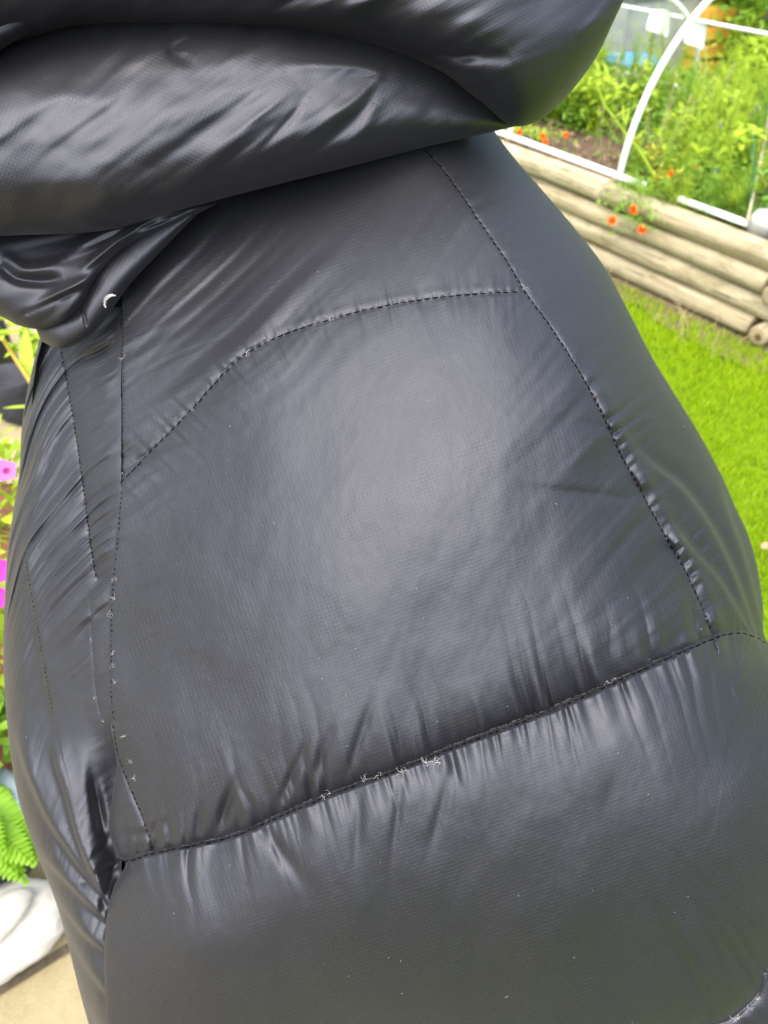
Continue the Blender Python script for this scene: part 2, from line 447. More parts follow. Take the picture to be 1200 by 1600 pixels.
# ================================================================== WHITE TUNNEL FRAME
WHITE = mat_simple('white_plastic_pipe', (.72, .73, .72), .4, .5, .06, 20)
def tube(pts, r, m=10, cap=True, side=None):
    pts = [Vector(p) for p in pts]; vs = []; n = len(pts)
    up = Vector((0, 0, 1))
    for i, p in enumerate(pts):
        t = (pts[min(i+1, n-1)]-pts[max(i-1, 0)]).normalized()
        a = t.cross(up) if abs(t.dot(up)) < .95 else t.cross(Vector((1, 0, 0)))
        if side is not None: a = Vector(side)-t*Vector(side).dot(t)
        a.normalize(); b = a.cross(t)
        rr = r[i] if hasattr(r, '__len__') else r
        for j in range(m):
            th = 2*math.pi*j/m; vs.append(p+a*math.cos(th)*rr+b*math.sin(th)*rr)
    fs = grid_faces(n, m, True).tolist()
    if cap: fs.append(list(range(m-1, -1, -1))); fs.append([(n-1)*m+j for j in range(m)])
    return [tuple(v) for v in vs], fs
def lathe(prof, m=28, wob=0, seed=1):
    vs = []
    for i, (r_, z_) in enumerate(prof):
        for j in range(m):
            a = 2*math.pi*j/m; k = 1+wob*float(noise1(np.array(a*1.6+z_*9), seed))
            vs.append((r_*k*math.cos(a), r_*k*math.sin(a), z_))
    return vs, grid_faces(len(prof), m, True)
def merge(parts):
    V = []; Fc = []
    for v, f in parts:
        b = len(V); V += [tuple(x) for x in v]; Fc += [[b+i for i in q] for q in f]
    return V, Fc
def beam(a, b, w_, h_):
    a, b = Vector(a), Vector(b); t = (b-a).normalized(); sx = t.cross(Vector((0, 0, 1))).normalized()*w_/2; sz = sx.cross(t).normalized()*h_/2
    vs = [tuple(p+i*sx+j*sz) for p in (a, b) for i, j in ((-1, -1), (1, -1), (1, 1), (-1, 1))]
    return vs, [[3, 2, 1, 0], [4, 5, 6, 7], [0, 1, 5, 4], [1, 2, 6, 5], [2, 3, 7, 6], [3, 0, 4, 7]]
frame = empty('tunnel_frame', wallp(1.2, .7, .38).tolist()); tag(frame, 'white plastic hoop tunnel frame standing over the raised bed', 'tunnel frame')
bpy.context.view_layer.update(); FO = np.array(frame.location[:])
def sub(v, o_): return [tuple(np.array(x)-o_) for x in v]
NR, FR = .112, 1.54
def bs(px, py, z):
    qq = onz(px, py, z); return bed_sn(qq[0], qq[1])
s_a, _ = bs(1164, 352, .378); s_b, _ = bs(1062, 317, .378)
v, f = beam(wallp(s_a, NR, .378), wallp(.52, NR, .378), .024, .016); mesh_obj('rail', sub(v, FO), f, WHITE, frame, False)
v, f = beam(wallp(.70, NR, .380), wallp(4.0, NR, .380), .024, .017); mesh_obj('rail', sub(v, FO), f, WHITE, frame, False)
v, f = beam(wallp(1.05, FR, .375), wallp(3.9, FR, .375), .035, .03); mesh_obj('rail', sub(v, FO), f, WHITE, frame, False)
hs1, hs2 = .845, 1.56
def hoop(s, H, r=.0135):
    pts = []; rad = (FR-NR)/2
    for i in range(33):
        a = math.pi*i/32; pts.append(wallp(s, NR+rad-rad*math.cos(a), .362+H*math.sin(a)))
    v, f = tube(pts, r, 12, True, (WD[0], WD[1], 0)); return mesh_obj('hoop', sub(v, FO), f, WHITE, frame)
hoop(hs1, .75, .0138); hoop(hs2, .56, .0138); hoop(hs2+1.0, .6)
z1 = .362+.56*math.sin(R(135)); n1_ = NR+.714-.714*math.cos(R(135))
v, f = tube([wallp(-.3, n1_, z1-.05), wallp(.5, n1_, z1-.03), wallp(hs1, n1_, z1), wallp(hs2, n1_, z1), wallp(hs2+1, n1_, z1)], .009); mesh_obj('ridge_cord', sub(v, FO), f, WHITE, frame)
FILM = mat_simple('clear_white_film', (.62, .68, .64), .3, .5, .1, 20)
def scrap(s, nn, z, w_, h_):
    V = []; n, m = 8, 10
    for i in range(n):
        for j in range(m):
            u, t = i/(n-1), j/(m-1)
            V.append(wallp(s+(u-.5)*w_, nn+.02*math.sin(u*3+t*2), z-h_*t*(1-.25*u)+.004*math.sin(u*5)))
    V2 = [tuple(np.array(p)+np.array([.002, .001, 0])) for p in V]; fs = grid_faces(n, m).tolist(); k = len(V)
    o = mesh_obj('plastic_scrap', sub(V+V2, FO), fs+[[k+i for i in q[::-1]] for q in fs], FILM, frame); return o
scrap(hs2+.16, n1_-.03, z1+.02, .12, .12); scrap(hs2-.07, n1_, z1-.0, .10, .13)
# thin cane leaning at the right end of the bed
p0 = onz(1168, 345, .40); p1 = P(1203, 170, 3.45)
v, f = tube([p0, (np.array(p0)+p1)/2+np.array([.004, 0, 0]), p1+(p1-p0)*.5], .006, 6); o = mesh_obj('bamboo_cane', v, f, mat_simple('grey_cane', (.34, .31, .2), .7, .3)); tag(o, 'thin grey bamboo cane leaning in the bed above the stone', 'cane')
# grey stone at the right end of the rail
def rock(name, c, r, seed, mat, n=14, m=20):
    vs = []
    for i in range(n):
        th = math.pi*i/(n-1)
        for j in range(m):
            a = 2*math.pi*j/m; d = np.array([math.sin(th)*math.cos(a), math.sin(th)*math.sin(a), math.cos(th)])
            k = 1+.18*float(fbm2(np.array(d[0]*1.3+seed), np.array(d[1]*1.3+d[2]*1.7), seed))
            vs.append(np.array(c)+d*np.array(r)*k)
    return mesh_obj(name, vs, grid_faces(n, m, True), mat)
STONE = mat_simple('pale_grey_stone', (.33, .34, .31), .8, .3, .25, 15, .4, 60, .004)
c = P(1192, 352, 3.0)
o = rock('stone', c, (.055, .06, .06), 3, STONE); tag(o, 'pale grey rounded stone on the log wall at the end of the white rail', 'stone')

# ================================================================== PLANTS
class Plant:
    def __init__(s): s.V = []; s.F = []; s.M = []; s.k = 0
    def add(s, V, Fc, m=0):
        s.V.append(np.asarray(V, float)); s.F += [[s.k+i for i in q] for q in Fc]; s.M += [m]*len(Fc); s.k += len(V)
    def leaf(s, p, d, L, W, droop=.3, m=0, seg=4, fold=.15):
        p = np.array(p, float); d = np.array(d, float); d /= np.linalg.norm(d)
        sx = np.cross(d, [0, 0, 1.]); nn = np.linalg.norm(sx); sx = sx/nn if nn > 1e-3 else np.array([1., 0, 0]); up = np.cross(sx, d)
        V = []; q = p.copy()
        for i in range(seg+1):
            t = i/seg; w_ = W*.5*(math.sin(math.pi*min(1, .08+t*.95))**.7) if i < seg else W*.04
            V += [q-sx*w_+up*w_*fold*2, q, q+sx*w_+up*w_*fold*2]
            d2 = d-np.array([0, 0, 1])*droop*t; d2 /= np.linalg.norm(d2); q = q+d2*L/seg
        Fc = []
        for i in range(seg):
            a = i*3; Fc += [[a, a+1, a+4, a+3], [a+1, a+2, a+5, a+4]]
        s.add(V, Fc, m)
    def stem(s, pts, r, m=0): v, f = tube(pts, r, 5, False); s.add(v, f, m)
    def build(s, name, mats, parent=None):
        return mesh_obj(name, np.concatenate(s.V), s.F, None, parent, True, mats=mats, mi=s.M)
def rdir(el0, el1, az=None):
    a = random.uniform(0, 2*math.pi) if az is None else az; e = R(random.uniform(el0, el1))
    return np.array([math.cos(a)*math.cos(e), math.sin(a)*math.cos(e), math.sin(e)])
LIME = mat_leaf('lime_leaves', (.24, .40, .015), (.44, .55, .04)); MID = mat_leaf('mid_green_leaves', (.11, .25, .02), (.24, .40, .04))
BLUEG = mat_leaf('blue_green_leaves', (.06, .17, .05), (.13, .27, .08)); DARKG = mat_leaf('dark_green_leaves', (.03, .09, .015), (.08, .18, .03))
YELL = mat_leaf('yellow_leaves', (.5, .5, .04), (.65, .6, .08)); STRAW = mat_leaf('straw_stems', (.36, .36, .14), (.5, .48, .22))
ORANGE = mat_leaf('orange_petals', (.85, .13, .01), (.95, .22, .015), .5, .25); BLUE = mat_leaf('blue_petals', (.07, .09, .6), (.14, .17, .75), .5, .25)
PINK = mat_leaf('pink_petals', (.75, .10, .5), (.85, .25, .65), .5, .3); MAG = mat_leaf('magenta_petals', (.55, .02, .28), (.7, .04, .4), .5, .3)

def feathery(h=.4, spread=.2, nst=14, mat=MID):
    p = Plant()
    for k in range(nst):
        d = rdir(50, 88); L = h*random.uniform(.6, 1.1); pts = []
        q = np.array([random.uniform(-.03, .03), random.uniform(-.03, .03), 0.])
        for i in range(7):
            pts.append(tuple(q)); q = q+d*L/6; d = d+np.array([d[0]*.12, d[1]*.12, -.05]); d /= np.linalg.norm(d)
        p.stem(pts, .0022)
        for i in range(1, 7):
            for c_ in range(7):
                b = np.array(pts[i])+np.array([random.uniform(-1, 1), random.uniform(-1, 1), random.uniform(-1, 1)])*.012
                dd = rdir(0, 60); ll = spread*random.uniform(.12, .32)
                p.leaf(b, dd, ll, .0035, .3, 0, 2, 0)
                for e in range(3): p.leaf(b+dd*ll*random.uniform(.3, .9), rdir(-10, 60), ll*.5, .003, .2, 0, 1, 0)
    return p
def leafy(h=.35, nst=9, lw=.035, ll=.07):
    p = Plant()
    for k in range(nst):
        d = rdir(45, 88); L = h*random.uniform(.5, 1.1); pts = []; q = np.array([random.uniform(-.03, .03), random.uniform(-.03, .03), 0.])
        for i in range(7):
            pts.append(tuple(q)); q = q+d*L/6; d = d+np.array([random.uniform(-.1, .1), random.uniform(-.1, .1), -.02]); d /= np.linalg.norm(d)
        p.stem(pts, .003)
        for i in range(1, 7):
            for c_ in range(3): p.leaf(pts[i], rdir(-5, 55), ll*random.uniform(.6, 1.2), lw*random.uniform(.6, 1.2), .6, 0, 4)
    return p
def strappy(h=.5, n=12, wdt=.014):
    p = Plant()
    for k in range(n): p.leaf((random.uniform(-.03, .03), random.uniform(-.03, .03), 0), rdir(60, 88), h*random.uniform(.6, 1.1), wdt*random.uniform(.6, 1.2), .5, 0, 8, .25)
    return p
def stalky(h=.6, n=6):
    p = Plant()
    for k in range(n):
        d = rdir(72, 88); L = h*random.uniform(.7, 1.1); q = np.array([random.uniform(-.04, .04), random.uniform(-.04, .04), 0.]); pts = []
        for i in range(9):
            pts.append(tuple(q)); q = q+d*L/8; d = d+np.array([random.uniform(-.08, .08), random.uniform(-.08, .08), 0]); d /= np.linalg.norm(d)
        p.stem(pts, .0028)
        for i in range(1, 9):
            p.leaf(pts[i], rdir(10, 70), .05, .007, .4, 0, 3)
        for c_ in range(5): p.leaf(pts[-1], rdir(20, 89), .025, .008, .2, 0, 2)
    return p
kinds = [('feathery_plant', feathery(.34, .2, 15), MID, 'fine feathery green plant growing in the raised bed', 'feathery plants in the raised bed'),
         ('feathery_plant', feathery(.42, .24, 15), LIME, 'tall lime green feathery plant growing in the raised bed', 'lime feathery plants in the raised bed'),
         ('leafy_plant', leafy(.3), LIME, 'broad leaved lime green plant growing in the raised bed', 'broad leaved plants in the raised bed'),
         ('leafy_plant', leafy(.26, 9, .03, .06), MID, 'mid green bushy plant growing in the raised bed', 'bushy plants in the raised bed'),
         ('strap_leaf_plant', strappy(.42), BLUEG, 'tuft of upright blue-green strap leaves in the raised bed', 'strap leaved tufts in the raised bed'),
         ('stalky_plant', stalky(.55), STRAW, 'thin pale stalks with narrow leaves rising from the raised bed', 'pale stalks in the raised bed'),
         ('leafy_plant', leafy(.2, 8, .028, .05), YELL, 'yellowing leafy plant growing low in the raised bed', 'yellowing plants in the raised bed')]
protos = []
for nm, p, mt, lb, gr in kinds:
    o = p.build(nm, [mt]); tag(o, lb, 'plant', gr); protos.append(o)
used_p = set()
def place(k, s, n, sc=1., z=.295, out=None):
    o = protos[k]
    if k in used_p: o = o.copy(); COL.objects.link(o)
    used_p.add(k); p = wallp(s, n, z); o.location = p.tolist(); o.rotation_euler = (random.uniform(-.08, .08), random.uniform(-.08, .08), random.uniform(0, 6.28)); o.scale = (sc, sc, sc*random.uniform(.9, 1.15)); return o
placed = 0
rr = random.Random(5)
for i in range(170):
    s = rr.uniform(-.1, 3.6); n = rr.uniform(.22, 1.5)
    # leave the bare soil patch behind the near rail open
    
    if 0.95 < s < 2.3 and n < .62: continue
    if s < .95 and n < .2: continue
    kk = rr.choices([0, 1, 2, 3, 4, 5, 6], [2.5, 8, 7, 1.5, 2, 2.5, 1.6])[0]
    if s < .35: kk = rr.choice([0, 4, 3, 2, 0])
    place(kk, s, n, rr.uniform(.6, 1.05) if n > .4 else rr.uniform(.45, .75)); placed += 1
for s, n, kk, sc in ((.25, .25, 4, .9), (.12, .35, 4, 1.0), (.05, .22, 3, .7), (.45, .22, 0, .6), (.75, .30, 6, .6), (.62, .27, 6, .7), (.86, .36, 5, .8), (1.5, .28, 3, .4), (1.75, .3, 2, .4), (1.15, .35, 5, .5), (.3, .2, 0, .55), (.55, .2, 0, .6), (-.02, .5, 0, .9), (.75, .10, 0, .42), (.66, .07, 1, .34), (.58, .08, 0, .36), (.82, .13, 0, .3), (.5, .13, 1, .4), (.4, .16, 0, .5)):
    place(kk, s, n, sc)

# orange marigold plant trailing over the top log
def marigold_flower(p, c, d, r=.018, m=1):
    d = np.array(d, float); d /= np.linalg.norm(d); a = np.cross(d, [0, .3, 1.]); a /= np.linalg.norm(a); b = np.cross(d, a)
    for ring, (n, el, L) in enumerate(((9, 15, 1.), (8, 40, .85), (6, 65, .6))):
        for k in range(n):
            th = 2*math.pi*(k+.5*ring)/n+random.uniform(-.15, .15); e = R(el)
            dd = (a*math.cos(th)+b*math.sin(th))*math.cos(e)+d*math.sin(e)
            p.leaf(c, dd, r*L, r*.62, .1, m, 2, .1)
def flower_plant(name, heads, mats, base, label, cat, group=None, r=.018, leaves=40, spread=.08, fl=marigold_flower, leafL=.03):
    """heads: world positions of the blooms; base: world point the stems leave from"""
    p = Plant(); base = np.array(base, float); p.stem([(0, 0, -.03), (0, 0, 0), (0, 0, .02)], .005, 0)
    for h in heads:
        h = np.array(h, float)-base; mid = h*.5+np.array([0, 0, .03])
        p.stem([(0, 0, 0), tuple(mid*.6), tuple(mid), tuple(h*.8+mid*.2*0+np.array([0, 0, .01])), tuple(h)], .0022, 0)
        vdir = (CAM-(h+base)); vdir /= np.linalg.norm(vdir)
        for k in range(leaves):
            t = random.uniform(.1, 1); q = h*t+np.array([0, 0, .03*math.sin(t*3)])+np.array([random.gauss(0, 1), random.gauss(0, 1), random.gauss(0, .6)])*spread*.4
            p.leaf(q, rdir(-20, 60), leafL*random.uniform(.5, 1.2), leafL*.3, .4, 0, 2)
    for h in heads:
        h = np.array(h, float)-base
        dd = np.array([random.uniform(-.4, .1), -.7, .75]); fl(p, h, dd, r, 1)
    o = p.build(name, mats); o.location = base.tolist(); tag(o, label, cat, group); return o
hd = [P(956, 345, 3.22), P(990, 328, 3.22), P(1003, 359, 3.22)]
flower_plant('marigold', hd, [MID, ORANGE], wallp(.8, .2, .31), 'marigold with three orange blooms hanging over the top log', 'flower', None, .026, 130, .13, leafL=.035)
hd = [P(848, 213, 3.75), P(852, 222, 3.7), P(884, 212, 3.75), P(812, 207, 3.8)]
flower_plant('marigold', hd, [LIME, ORANGE], wallp(1.75, .3, .31), 'marigold with small orange blooms behind the white rail near the bare soil', 'flower', None, .02, 30, .08)
hd = [P(1085, 262, 3.3), P(1048, 272, 3.3)]
flower_plant('marigold', hd, [MID, ORANGE], wallp(.52, .3, .31), 'marigold with two orange blooms in the bed above the rail gap', 'flower', None, .018, 40, .08)
hd = [P(996, 220, 3.7)]
flower_plant('marigold', hd, [MID, ORANGE], wallp(1.0, .4, .31), 'single small orange bloom beside the foot of the white hoop', 'flower', None, .014, 20, .06)
hd = [P(1052, 278, 3.35), P(1058, 283, 3.35), P(1078, 235, 3.5)]
flower_plant('yellow_flower', hd, [LIME, YELL], wallp(.6, .34, .31), 'yellow blooms low among the feathery leaves by the rail gap', 'flower', None, .03, 20, .06)
for (px, py, d, s_, n_, lb) in ((1125, 196, 3.75, .5, .6, 'blue cornflower standing alone above the lime leaves'),
                            (1115, 270, 3.3, .4, .3, 'blue cornflower low beside the near white rail'),
                            (1180, 212, 3.5, .25, .45, 'blue cornflower beside the bamboo cane'),
                            (1198, 170, 3.7, .2, .6, 'violet blue cornflower at the right edge above the cane'),
                            (1172, 178, 3.8, .3, .7, 'pale blue cornflower upmost among the right hand stalks')):
    flower_plant('cornflower', [P(px, py, d)], [BLUEG, BLUE], wallp(s_, n_, .30), lb, 'flower', 'cornflowers in the raised bed', .019, 14, .05, leafL=.05)
# leaning yellow-green stalk in front of the hoop
v, f = tube([onz(1022, 275, .40), P(1000, 235, 3.4), P(975, 205, 3.45), P(945, 165, 3.55), P(930, 125, 3.6)], [.006, .005, .005, .004, .003], 6)
p = Plant(); p.add(v, f, 0); b_ = np.array(v[0])
for (x, y, l) in ((1000, 235, .1), (975, 205, .12), (960, 185, .1), (1010, 255, .1)):
    p.leaf(P(x, y, 3.45), rdir(20, 70), l, .012, .6, 0, 5); p.leaf(P(x, y, 3.45), rdir(0, 70), l*.8, .01, .6, 0, 5)
o = p.build('leaning_stalk', [LIME]); tag(o, 'yellow green stalk leaning across the white hoop', 'plant')

# ---- beyond the bed: hedge mass, bins, fence
def leafmass(n, fn, L, W, seed=1):
    g = np.random.default_rng(seed); c = fn(g, n); n = len(c)
    a = g.uniform(0, 2*np.pi, n); e = g.uniform(-.6, 1.2, n); d = np.stack([np.cos(a)*np.cos(e), np.sin(a)*np.cos(e), np.sin(e)], 1)
    sx = np.cross(d, g.normal(size=(n, 3))); sx /= np.linalg.norm(sx, axis=1, keepdims=True)+1e-9
    l = (g.uniform(.5, 1.2, n)*L)[:, None]; w_ = (g.uniform(.6, 1.2, n)*W*.5)[:, None]
    V = np.stack([c, c+d*l*.5-sx*w_, c+d*l, c+d*l*.5+sx*w_], 1).reshape(-1, 3); k = np.arange(n)*4
    return V, np.stack([k, k+1, k+2, k+3], 1)
def f1(g, n):
    s = g.uniform(-2.5, 7, n); q = g.uniform(1.75, 3.6, n); top = .35+.55*(.5+.5*noise2(s*1.4, q*1.4, 3))+.5*sstep(2.3, 3.4, q)
    z = top*g.uniform(0, 1, n)**.5
    gap = (s > 1.6) & (s < 3.4) & (q < 3.2)
    k = ~gap
    s, q, z = s[k], q[k], z[k]
    return np.stack([W0[0]+WD[0]*s+WN[0]*q, W0[1]+WD[1]*s+WN[1]*q, z], 1)
V, Fq = leafmass(60000, f1, .075, .03, 5); o = fast_mesh('shrubbery', V, Fq, LIME); tag(o, 'bright green shrubbery and weeds beyond the raised bed', 'shrubbery', kind='stuff')
def f1b(g, n):
    s = g.uniform(-3, 8, n); q = g.uniform(3.2, 5.2, n); z = (.9+.6*noise2(s*.9, q, 9))*g.uniform(0, 1, n)**.5+.2
    return np.stack([W0[0]+WD[0]*s+WN[0]*q, W0[1]+WD[1]*s+WN[1]*q, z], 1)
V, Fq = leafmass(40000, f1b, .11, .05, 6); o = fast_mesh('hedge', V, Fq, MID); tag(o, 'dense green hedge at the far side of the garden', 'hedge', kind='stuff')
def f2(g, n):
    s = g.uniform(-.1, 3.9, n); q = g.uniform(.2, 1.6, n); z = .30+.16*g.uniform(0, 1, n)**1.5*(1+noise2(s*3, q*3, 7))
    k = ~((s > .98) & (s < 2.2) & (q < .6) & (g.uniform(0, 1, n) > .06)); s, q, z = s[k], q[k], z[k]
    return np.stack([W0[0]+WD[0]*s+WN[0]*q, W0[1]+WD[1]*s+WN[1]*q, z], 1)
V, Fq = leafmass(26000, f2, .04, .012, 9); o = fast_mesh('bed_foliage', V, Fq, MID); tag(o, 'low green leaves and seedlings covering the raised bed', 'ground cover', kind='stuff')
# things behind the tunnel
def boxobj(name, c, sz, mat, parent=None, rz=0, bev=.01, taper=1.):
    import bmesh
    bm = bmesh.new(); bmesh.ops.create_cube(bm, size=1)
    for v in bm.verts:
        k = taper if v.co.z < 0 else 1
        v.co = Vector((v.co.x*sz[0]*k, v.co.y*sz[1]*k, v.co.z*sz[2]))
    bmesh.ops.bevel(bm, geom=bm.edges[:], offset=bev, segments=2, affect='EDGES')
    me = bpy.data.meshes.new(name); bm.to_mesh(me); bm.free(); me.materials.append(mat)
    o = bpy.data.objects.new(name, me); COL.objects.link(o); o.location = tuple(c); o.rotation_euler = (0, 0, rz); o.parent = parent; return o
GREY = mat_simple('grey_painted_boards', (.30, .33, .31), .7, .3, .2, 6)
q0 = onz(975, 95, 0.0); yard = np.array([q0[0], q0[1]])
c = P(1005, 20, 6.0)
bin_ = empty('storage_bin', (c[0], c[1], 0)); tag(bin_, 'pale grey storage bin with a grey lid behind the hoop tunnel', 'bin')
boxobj('bin_body', (0, 0, .28), (.75, .5, .56), GREY, bin_, .5, .03, .88)
boxobj('lid', (0, 0, .59), (.78, .53, .05), mat_simple('grey_plastic', (.36, .38, .37), .4, .5, .1), bin_, .5, .015)
q = np.array([c[0], c[1]])*.9; v, f = lathe([(0, 0), (.15, 0), (.19, .24), (.205, .24), (.205, .26), (.18, .26), (.145, .03), (0, .03)], 30)
o = mesh_obj('tub', v, f, mat_simple('blue_plastic', (.05, .20, .36), .5, .4, .1)); o.location = (q[0], q[1], 0); tag(o, 'round blue plastic tub on the ground behind the hoop tunnel', 'tub')
c2 = np.array([c[0]+.52, c[1]-.1])
cr = empty('crate', (c2[0], c2[1], 0)); tag(cr, 'orange yellow crate standing behind the grey bin', 'crate')
OR2 = mat_simple('orange_plastic', (.62, .33, .05), .5, .4, .15)
for k in range(4): boxobj('slat', (0, 0, .08+.12*k), (.26, .2, .09), OR2, cr, .3, .01)
v, f = tube([P(1024, 30, 4.9), P(1019, 100, 4.6)+np.array([0, 0, -.3])], .012, 8); o = mesh_obj('post', v, f, mat_simple('dark_green_metal', (.015, .03, .02), .5, .4)); tag(o, 'thin dark green post standing behind the hoop tunnel', 'post')
# boundary fence far off (mostly above the picture)
fence = empty('board_fence', (0, 9, 0)); tag(fence, 'grey weathered board fence closing the far side of the garden', 'fence')
FB = mat_simple('grey_fence_wood', (.22, .20, .16), .85, .2, .25, 8, .4, 40, .004)
fb0 = None
for k in range(80):
    if fb0 is None: o = fb0 = boxobj('fence_board', (0, 0, 0), (.145, .02, 1.7), FB, fence, 0, .004)
    else: o = fb0.copy(); COL.objects.link(o)
    o.location = (-6+k*.15, 0, .86+random.uniform(-.01, .01))

# fallen leaf on the lawn
p = Plant(); p.leaf((0, 0, 0), (1, .3, .15), .035, .026, .2, 0, 4); o = p.build('fallen_leaf', [mat_leaf('beige_leaf', (.42, .28, .15), (.5, .35, .2))]); q = onz(1190, 856, .04); o.location = q.tolist(); tag(o, 'small beige fallen leaf lying on the lawn', 'leaf')

# ================================================================== LEFT SIDE: pots, petunias, fern, ornament
DG = mat_simple('dark_grey_fabric', (.035, .036, .045), .75, .25, .3, 12, .5, 30, .006)
c = onz(24, 655, 0.0)
v, f = lathe([(0, .0), (.055, .0), (.07, .02), (.078, .07), (.074, .12), (.082, .16), (.078, .162), (.07, .12), (.0, .11)], 32, .14, 3)
o = mesh_obj('grow_bag', v, f, DG); o.location = (c[0]+.02, c[1]+.02, 0); tag(o, 'dark grey crumpled grow bag standing on the far paving', 'grow bag')
c = onz(-24, 580, 0.0)
v, f = lathe([(0, .0), (.10, .0), (.12, .02), (.13, .2), (.12, .205), (.0, .19)], 32, .05, 8)
o = mesh_obj('plant_pot', v, f, mat_simple('black_plastic_pot', (.012, .012, .014), .45, .5)); o.location = (c[0], c[1], 0); tag(o, 'black plastic plant pot at the left edge behind the grow bag', 'pot')
# tall plant with one large leaf and a yellow stem
p = Plant()
v, f = tube([P(-30, 480, 1.9), P(5, 530, 1.85), P(25, 562, 1.8), P(50, 600, 1.75), P(62, 700, 1.7)], [.004, .005, .005, .006, .006], 6); p.add(v, f, 1)
b0 = np.array(P(44, 590, 1.8)); tp = np.array(P(40, 525, 1.8)); p.leaf(b0, tp-b0, .115, .032, .1, 0, 6)
b0 = np.array(P(60, 636, 1.8)); tp = np.array(P(8, 636, 1.8)); p.leaf(b0, tp-b0, .085, .013, .1, 0, 6)
for k in range(40):
    b0 = np.array(P(random.uniform(20, 60), random.uniform(510, 560), 2.0)); p.leaf(b0, rdir(-10, 60), .035, .016, .4, 0, 3)
for k in range(8):
    b0 = np.array(P(random.uniform(-20, 12), random.uniform(495, 530), 1.8)); p.leaf(b0, rdir(0, 60), .05, .02, .4, 0, 3)
o = p.build('garden_plant', [LIME, mat_leaf('yellow_stem', (.42, .30, .03), (.5, .4, .06))]); tag(o, 'tall plant with a yellow stem and one large lime leaf beside the grow bag', 'plant')

THROAT = mat_leaf('petunia_throat', (.20, .02, .12), (.35, .05, .2), .5, .2)
def bloom5(p, c, d, r, m):
    d = np.array(d, float); d /= np.linalg.norm(d); a = np.cross(d, [0, .3, 1.]); a /= np.linalg.norm(a); b = np.cross(d, a)
    V = [tuple(np.array(c)-d*r*.5)]; n = 20
    for k in range(n):
        th = 2*math.pi*k/n; V.append(tuple(np.array(c)+(a*math.cos(th)+b*math.sin(th))*r*.35))
    for k in range(n):
        th = 2*math.pi*k/n; rr_ = r*(1+.12*math.cos(5*th)); V.append(tuple(np.array(c)+(a*math.cos(th)+b*math.sin(th))*rr_+d*r*(.25+.08*math.sin(5*th+1))))
    Fc = [[0, 1+k, 1+(k+1) % n] for k in range(n)]; p.add(V, Fc, m+1)
    Fc = [[1+k, 1+n+k, 1+n+(k+1) % n, 1+(k+1) % n] for k in range(n)]
    p.add(V, Fc, m)
def petunia(name, c, r, h, blooms, label, matL, matB, nleaf=420, seed=1):
    root = empty(name, c); tag(root, label, 'potted plant')
    v, f = lathe([(0, 0), (r*.62, 0), (r*.7, h*.9), (r*.76, h*.9), (r*.76, h), (r*.68, h), (0, h-.02)], 28)
    mesh_obj('pot', v, f, mat_simple('terracotta', (.28, .12, .07), .8, .2, .2), root)
    p = Plant(); random.seed(seed)
    for k in range(nleaf):
        d = rdir(-35, 90); rad = r*random.uniform(.6, 1.05); q = np.array([d[0]*rad, d[1]*rad, h+.02+d[2]*rad*.9])
        p.leaf(q, d*.6+rdir(-10, 60)*.6, random.uniform(.03, .06), random.uniform(.014, .026), .5, 0, 3)
    for k in range(24): p.stem([(0, 0, h-.02), tuple(rdir(10, 80)*r*.5+np.array([0, 0, h])), tuple(rdir(-10, 80)*r*.9+np.array([0, 0, h]))], .0025, 0)
    p.build('foliage', [matL], root)
    for b, rb, mt in blooms:
        p = Plant(); bloom5(p, np.array(b)-np.array(c), np.array([.1, -.6, .8]), rb, 0); p.build('bloom', [mt, THROAT], root)
c = onz(-40, 790, .30); c = (c[0], c[1], 0)
petunia('petunia', c, .24, .22, [(P(10, 736, 1.75), .024, PINK), (P(-20, 760, 1.7), .024, PINK)], 'potted petunia with pale pink blooms and lime leaves at the left edge', LIME, PINK, 620, 3)
c = onz(-75, 1010, .25); c = (c[0], c[1], 0)
petunia('petunia', c, .19, .20, [(P(-6, 893, 1.45), .026, MAG), (P(-9, 935, 1.45), .024, MAG), (P(-30, 990, 1.4), .034, MAG)], 'potted petunia with deep magenta blooms below the pale pink one', LIME, MAG, 520, 5)
c = onz(-60, 1185, .12); c = (c[0], c[1], 0)
petunia('bushy_herb', c, .15, .11, [], 'low bushy green herb in a pot between the petunia and the fern', MID, MAG, 420, 6)
# fern in a blue-grey pot
fp = onz(-8, 1388, .0); root = empty('potted_fern', (fp[0]-.04, fp[1]+.05, 0)); tag(root, 'bright green fern in a blue grey pot behind the white ornament', 'potted plant')
v, f = lathe([(0, 0), (.10, 0), (.118, .13), (.128, .13), (.128, .15), (.11, .15), (.10, .13), (0, .13)], 36)
mesh_obj('pot', v, f, mat_simple('blue_grey_glaze', (.17, .22, .25), .45, .5, .15, 10), root)
random.seed(12)
FERN = mat_leaf('fern_green', (.16, .36, .015), (.28, .5, .03), .5, .45)
fo = np.array(root.location[:])
tips = [P(40, 1378, 1.24), P(52, 1350, 1.22), P(22, 1362, 1.22), P(5, 1330, 1.2), P(50, 1310, 1.25), P(-30, 1350, 1.2), P(30, 1290, 1.3), P(-60, 1300, 1.2), P(0, 1285, 1.3), P(-90, 1400, 1.2), P(60,1340,1.3)]
